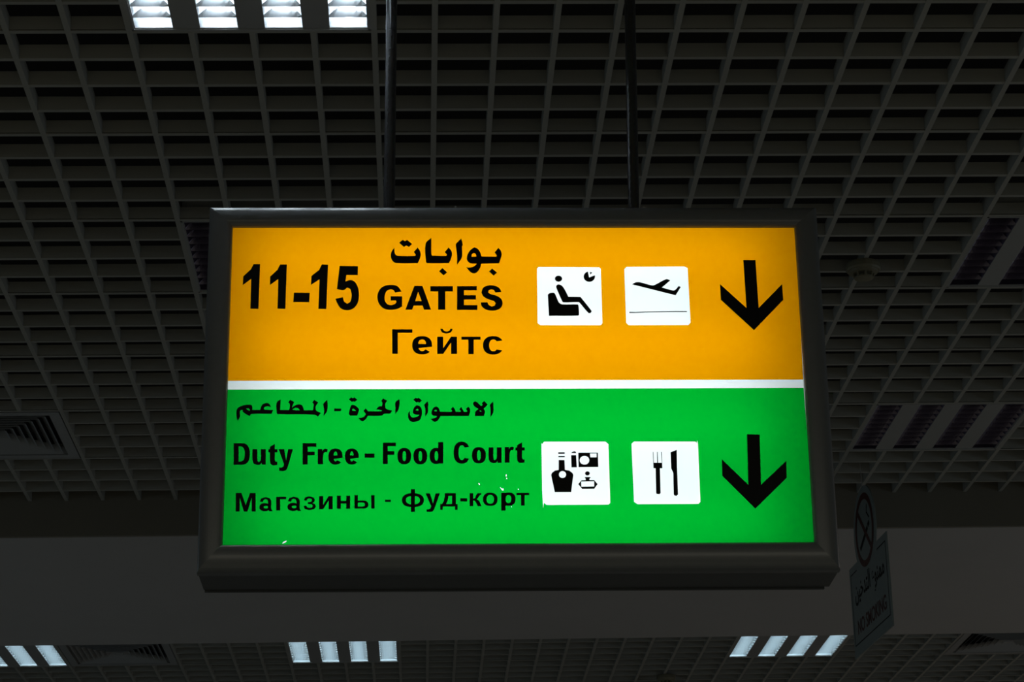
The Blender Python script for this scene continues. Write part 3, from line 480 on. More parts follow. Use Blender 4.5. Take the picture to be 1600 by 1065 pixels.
    'plane_body': [[[256.1,232.2],[257.8,233.3],[259.4,234.5],[261.1,235.5],[262.8,236.4],[264.4,237.0],[265.9,237.3],[267.5,237.5],[269.1,237.6],[270.9,237.6],[272.6,237.4],[274.4,237.1],[276.1,236.7],[281.6,235.1],[287.1,233.3],[292.5,231.6],[298.1,230.1],[299.6,229.8],[301.2,229.6],[302.8,229.7],[304.4,230.1],[311.3,233.6],[318.1,237.7],[324.9,241.6],[332.1,244.7],[334.2,244.7],[336.4,243.9],[338.6,242.7],[340.7,241.6],[321.6,224.8],[327.4,223.0],[333.2,221.1],[339.0,219.3],[344.9,217.9],[346.4,217.7],[347.9,217.9],[349.3,218.3],[350.6,219.1],[352.8,221.1],[354.8,223.3],[356.6,225.7],[358.6,228.1],[363.4,226.3],[351.2,206.3]]],
    'plane_line': [[[248.1,167.2],[261.2,166.8],[284.8,168.0],[350.0,169.0],[374.5,168.9],[374.4,166.7],[349.9,166.7],[284.7,165.8],[261.1,164.6],[248.0,164.6]]],
    'duty_tile': [[[49.8,-133.8],[51.4,-136.9],[55.8,-131.4],[186.9,-131.6],[193.4,-137.4],[193.6,-268.7],[189.5,-272.5],[58.2,-272.8],[52.7,-268.1],[50.8,-279.6],[49.4,-241.3]]],
    'duty_bottle': [[[85.3,-155.7],[99.2,-155.7],[99.2,-159.3],[85.3,-159.3]],[[85.5,-163.8],[99.2,-163.8],[99.1,-166.9],[85.4,-166.9]],[[86.0,-172.8],[98.2,-173.1],[98.8,-195.0],[108.3,-196.9],[114.8,-202.3],[116.4,-206.9],[110.9,-244.6],[76.1,-244.5],[69.1,-206.8],[70.6,-202.1],[77.4,-196.7],[85.5,-195.2]],[[101.1,-205.6],[100.8,-207.3],[100.2,-209.0],[99.3,-210.4],[98.0,-211.7],[96.6,-212.6],[94.9,-213.1],[93.2,-213.3],[91.5,-213.1],[89.9,-212.5],[88.5,-211.6],[87.3,-210.4],[86.4,-208.9],[85.9,-207.3],[85.8,-205.6],[86.0,-203.9],[86.6,-202.2],[87.5,-200.8],[88.8,-199.6],[90.2,-198.6],[91.9,-198.1],[93.6,-197.9],[95.3,-198.1],[96.9,-198.7],[98.3,-199.6],[99.5,-200.8],[100.4,-202.3],[100.9,-203.9]]],
    'duty_lipstick': [[[113.0,-157.3],[115.2,-155.0],[119.7,-153.5],[123.4,-155.0],[123.6,-157.7]],[[112.8,-162.3],[123.5,-162.3],[124.3,-189.6],[112.9,-189.6]]],
    'duty_camera': [[[128.1,-156.6],[170.2,-156.8],[170.2,-189.0],[128.0,-189.2]],[[151.4,-173.8],[151.1,-175.9],[150.3,-178.0],[149.0,-179.9],[147.3,-181.4],[145.3,-182.6],[143.1,-183.3],[140.8,-183.5],[138.5,-183.3],[136.4,-182.5],[134.4,-181.4],[132.8,-179.8],[131.7,-177.9],[130.9,-175.9],[130.7,-173.7],[131.1,-171.5],[131.9,-169.5],[133.2,-167.6],[134.8,-166.1],[136.8,-164.9],[139.0,-164.2],[141.3,-164.0],[143.6,-164.2],[145.8,-164.9],[147.7,-166.1],[149.3,-167.7],[150.5,-169.5],[151.2,-171.6]],[[153.2,-158.6],[167.4,-158.6],[167.1,-167.3],[153.7,-167.3]]],
    'duty_perfume': [[[151.5,-203.2],[151.4,-204.2],[151.0,-205.2],[150.4,-206.1],[149.6,-206.8],[148.6,-207.4],[147.5,-207.7],[146.4,-207.8],[145.3,-207.7],[144.2,-207.3],[143.3,-206.8],[142.5,-206.1],[142.0,-205.2],[141.6,-204.2],[141.5,-203.2],[141.7,-202.1],[142.1,-201.2],[142.7,-200.3],[143.5,-199.5],[144.5,-199.0],[145.5,-198.7],[146.7,-198.5],[147.8,-198.7],[148.8,-199.0],[149.8,-199.6],[150.5,-200.3],[151.1,-201.2],[151.4,-202.2]],[[140.4,-211.3],[153.4,-211.4],[150.3,-216.3],[150.8,-218.3],[160.9,-218.4],[167.7,-227.2],[160.3,-237.4],[134.6,-237.8],[126.3,-227.0],[133.6,-218.6],[142.4,-218.3],[142.5,-215.8]],[[132.8,-221.3],[160.5,-220.7],[160.2,-232.2],[133.0,-232.7]]],
    'food_tile': [[[242.9,-136.7],[248.7,-131.6],[380.1,-132.2],[383.0,-135.3],[384.3,-129.4],[385.8,-138.0],[385.4,-267.2],[380.8,-271.8],[251.4,-272.0],[243.9,-266.6]]],
    'food_fork': [[[287.9,-155.6],[289.2,-155.6],[289.4,-180.0],[296.3,-180.0],[296.9,-155.6],[298.4,-155.6],[298.3,-180.1],[306.0,-180.1],[305.5,-155.7],[307.0,-155.7],[307.0,-192.2],[301.8,-192.5],[301.2,-247.7],[298.5,-250.0],[292.6,-249.2],[291.7,-246.9],[292.6,-192.4],[288.1,-192.1]]],
    'food_knife': [[[326.0,-156.5],[339.4,-151.1],[338.5,-188.4],[338.2,-250.9],[334.4,-254.0],[330.1,-252.9],[329.0,-250.1],[329.9,-203.1],[326.0,-193.0]]],
    'arrow1': [[[504.5,290.4],[531.7,290.4],[532.7,176.1],[587.5,232.7],[588.0,195.1],[519.6,123.6],[450.3,195.3],[450.1,232.8],[505.6,176.2]]],
    'arrow2': [[[492.0,-116.2],[519.5,-117.2],[516.6,-230.0],[573.5,-176.6],[572.2,-214.8],[501.4,-283.1],[434.6,-210.1],[435.2,-172.3],[489.2,-229.9]]],
    'scratch': [[[-27.7,-205.4],[-25.2,-204.3],[-25.6,-209.2],[-27.4,-209.2]],[[-26.8,-212.1],[-24.4,-212.1],[-24.4,-214.8],[-26.4,-214.8]],[[-86.2,-223.6],[-83.6,-223.7],[-82.0,-227.7],[-84.1,-227.9]],[[-40.6,-232.1],[-36.0,-235.8],[-32.4,-235.4],[-32.4,-240.5],[-36.0,-239.8]],[[-1.8,-236.7],[0.1,-236.7],[0.1,-238.9],[-1.8,-238.9]],[[-16.8,-275.4],[-15.1,-274.9],[-15.6,-278.9]],[[-498.6,-355.0],[-495.5,-350.6],[-488.9,-348.1],[-489.9,-351.4],[-495.4,-354.6]]],
    'orange': [[[-626.5,374.2],[625.6,374.3],[620.8,8.7],[-622.6,8.8]]],
    'white': [[[-622.6,8.8],[620.8,8.7],[620.6,-10.4],[-622.6,-11.3]]],
    'green': [[[-622.6,-11.3],[620.6,-10.4],[626.1,-361.9],[-628.9,-364.2]]]}
TX_ = {
    'gates': [[[[-250.0,215.5],[-264.4,213.4],[-265.1,214.8],[-265.7,216.2],[-266.4,217.6],[-267.3,218.7],[-268.8,219.6],[-270.4,220.2],[-272.1,220.6],[-273.7,221.2],[-275.8,220.4],[-277.9,219.7],[-280.0,218.9],[-281.8,217.6],[-283.2,215.8],[-284.3,213.8],[-285.2,211.6],[-285.9,209.3],[-286.4,207.5],[-286.8,205.7],[-287.0,203.9],[-287.1,202.0],[-287.0,199.6],[-286.9,197.3],[-286.5,194.9],[-285.9,192.7],[-284.8,190.7],[-283.5,188.9],[-282.0,187.2],[-280.6,185.4],[-278.9,184.9],[-277.1,184.3],[-275.3,183.9],[-273.5,183.7],[-271.4,183.9],[-269.3,184.4],[-267.2,185.1],[-265.3,186.0],[-264.0,187.0],[-262.9,188.3],[-261.9,189.7],[-260.9,191.0],[-262.4,194.7],[-273.6,194.7],[-273.6,204.5],[-248.6,204.5],[-248.6,180.6],[-251.0,179.1],[-253.4,177.5],[-255.9,176.1],[-258.5,175.0],[-262.5,173.9],[-266.6,173.1],[-270.7,172.6],[-274.8,172.6],[-278.5,172.8],[-282.2,173.4],[-285.8,174.5],[-289.2,176.1],[-292.1,178.1],[-294.7,180.6],[-297.0,183.4],[-298.9,186.5],[-300.5,190.0],[-301.7,193.7],[-302.5,197.5],[-302.8,201.4],[-302.7,205.6],[-302.1,209.8],[-301.0,213.8],[-299.4,217.6],[-297.6,220.8],[-295.2,223.7],[-292.5,226.1],[-289.5,228.1],[-285.4,229.8],[-281.1,230.8],[-276.6,231.4],[-272.2,231.6],[-268.7,231.4],[-265.2,230.8],[-261.8,229.8],[-258.7,228.0],[-256.1,225.4],[-253.9,222.2],[-252.0,218.8]]],[[[-187.1,228.4],[-137.7,228.3],[-137.8,215.8],[-154.3,215.8],[-154.5,172.8],[-170.2,172.8],[-170.1,215.8],[-187.1,215.9]]],[[[-128.6,228.3],[-85.2,228.3],[-85.3,218.5],[-113.3,218.5],[-113.3,207.0],[-87.3,207.0],[-87.4,196.6],[-113.4,196.6],[-113.5,183.6],[-84.3,183.5],[-84.4,172.1],[-129.0,172.2]]],[[[-31.4,214.2],[-44.9,213.2],[-47.7,218.9],[-49.1,219.4],[-50.6,219.9],[-52.0,220.4],[-53.5,220.5],[-55.0,220.3],[-56.4,219.7],[-57.8,219.1],[-59.3,218.4],[-60.3,213.7],[-59.4,212.7],[-58.5,211.7],[-57.5,210.8],[-56.5,210.1],[-53.6,209.1],[-50.7,208.3],[-47.8,207.6],[-45.0,206.6],[-41.9,205.2],[-38.8,203.7],[-36.0,201.9],[-33.5,199.7],[-31.8,197.4],[-30.5,194.9],[-29.6,192.1],[-29.2,189.3],[-29.2,186.6],[-29.7,183.9],[-30.6,181.3],[-31.8,178.9],[-33.4,176.9],[-35.2,175.2],[-37.3,173.8],[-39.6,172.7],[-42.6,171.6],[-45.7,170.8],[-48.9,170.3],[-52.1,170.2],[-55.8,170.4],[-59.5,171.0],[-63.0,172.0],[-66.5,173.3],[-69.0,174.7],[-71.3,176.5],[-73.3,178.6],[-75.1,181.0],[-75.9,183.1],[-76.3,185.3],[-76.6,187.7],[-76.9,189.9],[-62.5,190.3],[-61.8,188.7],[-61.3,187.1],[-60.6,185.5],[-59.6,184.1],[-58.1,182.8],[-56.5,181.8],[-54.7,180.9],[-53.0,179.9],[-46.2,182.4],[-44.6,188.2],[-45.4,189.5],[-46.1,190.8],[-47.0,191.9],[-48.0,192.8],[-50.8,194.1],[-53.7,195.0],[-56.6,195.9],[-59.5,197.0],[-62.5,198.4],[-65.6,199.9],[-68.4,201.7],[-71.0,203.9],[-72.5,205.9],[-73.5,208.3],[-74.4,210.8],[-75.3,213.2],[-74.6,215.9],[-73.9,218.7],[-73.0,221.3],[-71.8,223.7],[-70.2,225.4],[-68.3,226.9],[-66.2,228.0],[-64.0,228.9],[-61.4,229.7],[-58.7,230.2],[-56.0,230.4],[-53.4,230.3],[-50.4,230.1],[-47.5,229.6],[-44.6,228.9],[-41.8,227.8],[-39.6,226.7],[-37.6,225.2],[-35.8,223.5],[-34.2,221.6],[-33.2,219.9],[-32.5,218.1],[-32.0,216.1]]],[[[-222.1,229.0],[-204.4,229.0],[-185.6,172.9],[-201.0,172.9],[-204.2,182.6],[-223.4,182.6],[-226.9,172.9],[-241.6,172.9]],[[-213.7,215.1],[-220.2,193.2],[-206.3,193.2]]]],
    'geits': [[[[-269.9,69.8],[-270.2,127.0],[-226.2,126.9],[-226.2,118.8],[-257.9,118.9],[-257.7,69.8]]],[[[-183.5,87.6],[-183.6,93.1],[-184.4,97.4],[-185.9,101.1],[-188.0,104.3],[-190.7,106.9],[-194.1,108.9],[-197.9,110.3],[-202.4,110.9],[-208.1,110.9],[-212.6,110.2],[-216.4,108.8],[-219.7,106.8],[-222.4,104.2],[-224.5,101.0],[-225.9,97.2],[-226.6,92.9],[-226.7,87.3],[-226.0,82.9],[-224.7,79.0],[-222.7,75.8],[-220.1,73.0],[-216.8,70.9],[-213.1,69.4],[-208.8,68.6],[-203.2,68.5],[-198.6,69.0],[-194.6,70.3],[-191.2,72.2],[-188.4,74.7],[-197.3,79.9],[-199.9,78.3],[-202.1,76.7],[-204.7,76.1],[-207.5,76.5],[-209.8,77.8],[-211.6,80.1],[-212.9,83.2],[-213.6,87.0],[-213.8,86.3],[-183.4,86.3]],[[-213.3,92.7],[-213.5,95.5],[-212.4,98.8],[-210.6,101.2],[-208.2,102.8],[-205.1,103.3],[-202.0,102.8],[-199.6,101.2],[-197.8,98.7],[-196.7,95.5],[-196.9,92.7]]],[[[-172.3,109.5],[-159.4,109.5],[-159.5,82.6],[-142.2,109.5],[-129.3,109.4],[-129.5,69.3],[-142.4,69.3],[-142.3,95.8],[-159.6,69.4],[-172.4,69.4]]],[[[-165.8,128.0],[-160.7,128.0],[-159.8,126.8],[-159.1,125.5],[-158.2,124.2],[-157.2,123.3],[-156.0,122.6],[-154.7,122.1],[-153.4,121.9],[-152.1,121.8],[-150.6,121.9],[-149.2,122.1],[-147.8,122.5],[-146.5,123.3],[-145.6,124.2],[-144.8,125.4],[-144.1,126.7],[-143.4,128.0],[-138.2,128.0],[-139.1,126.2],[-139.8,124.3],[-140.7,122.5],[-141.7,120.9],[-142.8,119.9],[-144.0,119.1],[-145.2,118.5],[-146.5,118.0],[-147.9,117.6],[-149.3,117.3],[-150.7,117.2],[-152.1,117.1],[-153.6,117.2],[-155.1,117.3],[-156.6,117.6],[-158.1,118.0],[-159.4,118.5],[-160.6,119.1],[-161.8,119.9],[-162.8,121.0],[-163.8,122.5],[-164.5,124.3],[-165.1,126.2]]],[[[-119.7,109.4],[-78.0,109.4],[-78.1,102.5],[-93.1,102.5],[-93.4,68.8],[-105.0,68.9],[-104.8,102.5],[-119.8,102.5]]],[[[-30.8,100.3],[-32.8,103.4],[-35.3,106.0],[-38.3,108.1],[-41.8,109.6],[-45.8,110.5],[-51.0,110.8],[-55.9,110.4],[-59.9,109.5],[-63.4,108.0],[-66.4,105.8],[-68.9,103.2],[-70.8,100.1],[-72.2,96.5],[-72.9,92.4],[-73.0,87.0],[-72.5,82.8],[-71.3,79.1],[-69.6,75.9],[-67.2,73.2],[-64.4,71.0],[-61.0,69.3],[-57.1,68.2],[-52.6,67.8],[-47.2,67.9],[-43.0,68.7],[-39.4,70.0],[-36.2,72.0],[-33.6,74.5],[-31.5,77.4],[-43.6,79.7],[-45.1,77.7],[-47.0,76.3],[-49.1,75.6],[-51.6,75.5],[-53.8,76.1],[-55.7,77.3],[-57.3,79.0],[-58.5,81.3],[-59.3,84.1],[-59.7,87.3],[-59.7,91.2],[-59.2,94.4],[-58.3,97.1],[-57.0,99.5],[-55.4,101.2],[-53.5,102.4],[-51.3,103.0],[-48.8,102.9],[-46.7,102.1],[-44.9,100.7],[-43.4,98.8]]]],
    'duty': [[[[-604.8,-181.2],[-606.2,-132.8],[-589.6,-132.9],[-583.8,-133.5],[-579.8,-135.2],[-576.5,-138.0],[-574.0,-141.8],[-572.2,-146.6],[-571.2,-152.7],[-571.0,-161.7],[-571.6,-167.7],[-573.1,-172.6],[-575.5,-176.3],[-578.6,-179.1],[-582.5,-180.8],[-588.2,-181.3]],[[-594.3,-174.0],[-595.2,-140.2],[-592.3,-140.2],[-588.6,-140.7],[-586.0,-142.4],[-584.0,-145.1],[-582.6,-148.8],[-581.8,-153.6],[-581.6,-160.7],[-582.2,-165.5],[-583.4,-169.2],[-585.2,-171.9],[-587.7,-173.5],[-591.4,-174.0]]],[[[-565.8,-146.4],[-555.3,-146.4],[-555.2,-151.6],[-555.1,-156.7],[-555.0,-161.8],[-554.8,-167.0],[-554.7,-168.6],[-554.5,-170.2],[-554.3,-171.8],[-554.1,-173.3],[-551.8,-175.5],[-547.9,-171.9],[-547.8,-170.4],[-547.6,-168.9],[-547.5,-167.4],[-547.5,-165.9],[-547.5,-161.1],[-547.7,-156.2],[-547.8,-151.3],[-548.0,-146.5],[-537.5,-146.5],[-536.7,-181.2],[-545.5,-181.2],[-545.6,-176.9],[-548.5,-181.1],[-550.1,-181.4],[-551.6,-181.7],[-553.2,-181.9],[-554.7,-181.8],[-556.6,-181.3],[-558.4,-180.6],[-560.3,-179.8],[-562.1,-179.0],[-563.0,-177.1],[-563.9,-175.2],[-564.7,-173.2],[-565.1,-171.2],[-565.6,-165.0],[-565.7,-158.8],[-565.7,-152.6]]],[[[-528.8,-141.3],[-518.4,-134.6],[-518.2,-146.6],[-512.7,-146.6],[-512.5,-153.8],[-518.0,-153.8],[-517.6,-171.1],[-516.0,-174.4],[-512.5,-174.5],[-512.3,-181.6],[-513.4,-181.9],[-514.5,-182.2],[-515.6,-182.4],[-516.8,-182.6],[-518.2,-182.7],[-519.7,-182.9],[-521.1,-182.9],[-522.6,-182.6],[-523.8,-181.9],[-524.9,-180.9],[-526.0,-179.8],[-527.2,-178.7],[-527.4,-177.1],[-527.7,-175.4],[-528.0,-173.7],[-528.1,-172.0],[-528.3,-167.5],[-528.4,-162.9],[-528.5,-158.3],[-528.5,-153.8],[-532.0,-153.8],[-532.2,-146.6],[-528.7,-146.6]]],[[[-510.2,-146.6],[-498.4,-146.6],[-493.9,-172.1],[-490.2,-146.7],[-479.9,-146.7],[-482.2,-156.0],[-484.6,-165.4],[-486.9,-174.7],[-489.4,-183.9],[-490.0,-186.1],[-490.7,-188.4],[-491.5,-190.4],[-492.6,-192.2],[-493.8,-193.5],[-495.2,-194.5],[-496.7,-195.2],[-498.2,-195.6],[-500.6,-195.8],[-503.0,-195.6],[-505.5,-195.3],[-507.9,-195.0],[-508.6,-187.7],[-507.3,-187.8],[-505.9,-187.9],[-504.6,-187.9],[-503.2,-187.7],[-502.2,-187.4],[-501.3,-186.9],[-500.3,-186.3],[-499.3,-185.8],[-498.2,-180.4]]],[[[-458.7,-181.1],[-459.6,-133.3],[-430.3,-133.4],[-430.1,-141.6],[-448.6,-141.5],[-448.4,-152.5],[-433.5,-152.6],[-433.4,-160.7],[-448.3,-160.7],[-447.9,-181.2]]],[[[-426.6,-180.4],[-427.1,-146.5],[-417.4,-146.6],[-417.4,-151.4],[-416.6,-150.3],[-416.0,-149.2],[-415.2,-148.1],[-414.4,-147.3],[-413.6,-146.7],[-412.6,-146.2],[-411.6,-146.0],[-410.7,-145.9],[-409.5,-146.0],[-408.3,-146.3],[-407.2,-146.6],[-406.0,-146.9],[-407.4,-154.2],[-408.3,-154.0],[-409.3,-153.7],[-410.2,-153.5],[-411.2,-153.5],[-412.0,-153.8],[-412.8,-154.4],[-413.6,-155.0],[-414.3,-155.6],[-414.7,-157.5],[-415.1,-159.3],[-415.5,-161.2],[-415.7,-163.2],[-415.8,-167.5],[-415.7,-171.8],[-415.5,-176.2],[-415.4,-180.5]]],[[[-374.1,-165.4],[-374.3,-160.7],[-374.9,-157.1],[-375.9,-154.0],[-377.5,-151.3],[-379.4,-149.1],[-381.8,-147.3],[-384.5,-146.2],[-387.6,-145.6],[-391.6,-145.6],[-394.7,-146.2],[-397.4,-147.4],[-399.6,-149.1],[-401.5,-151.3],[-402.9,-154.1],[-403.9,-157.2],[-404.4,-160.9],[-404.3,-165.6],[-403.8,-169.4],[-402.8,-172.6],[-401.4,-175.4],[-399.5,-177.7],[-397.3,-179.5],[-394.6,-180.8],[-391.6,-181.5],[-387.7,-181.6],[-384.4,-181.1],[-381.7,-180.1],[-379.4,-178.5],[-377.4,-176.3],[-385.8,-171.9],[-386.8,-172.9],[-387.7,-174.2],[-388.9,-174.8],[-390.2,-174.4],[-391.3,-173.3],[-392.1,-171.5],[-392.8,-168.9],[-393.1,-165.9],[-393.2,-166.5],[-374.1,-166.5]],[[-392.9,-161.1],[-393.1,-158.9],[-392.7,-156.2],[-391.9,-154.2],[-390.8,-152.9],[-389.4,-152.4],[-388.0,-152.9],[-386.9,-154.2],[-386.0,-156.2],[-385.5,-158.9],[-385.7,-161.1]]],[[[-339.9,-165.4],[-340.1,-160.8],[-340.6,-157.2],[-341.7,-154.0],[-343.1,-151.3],[-345.0,-149.2],[-347.3,-147.5],[-349.9,-146.3],[-353.0,-145.7],[-356.8,-145.8],[-359.8,-146.3],[-362.4,-147.5],[-364.6,-149.2],[-366.4,-151.4],[-367.8,-154.1],[-368.7,-157.3],[-369.2,-160.9],[-369.2,-165.6],[-368.7,-169.4],[-367.7,-172.6],[-366.4,-175.3],[-364.6,-177.6],[-362.4,-179.4],[-359.8,-180.7],[-356.9,-181.4],[-353.1,-181.5],[-350.0,-181.0],[-347.3,-180.0],[-345.0,-178.4],[-343.1,-176.3],[-351.3,-171.9],[-352.2,-172.9],[-353.1,-174.2],[-354.3,-174.7],[-355.5,-174.4],[-356.6,-173.3],[-357.4,-171.4],[-358.0,-168.9],[-358.3,-165.9],[-358.4,-166.5],[-339.9,-166.5]],[[-358.1,-161.1],[-358.3,-159.0],[-357.9,-156.3],[-357.1,-154.2],[-356.1,-152.9],[-354.7,-152.5],[-353.3,-152.9],[-352.3,-154.2],[-351.4,-156.3],[-350.9,-159.0],[-351.1,-161.1]]],[[[-327.2,-166.4],[-306.3,-166.5],[-306.4,-157.2],[-327.3,-157.1]]]],
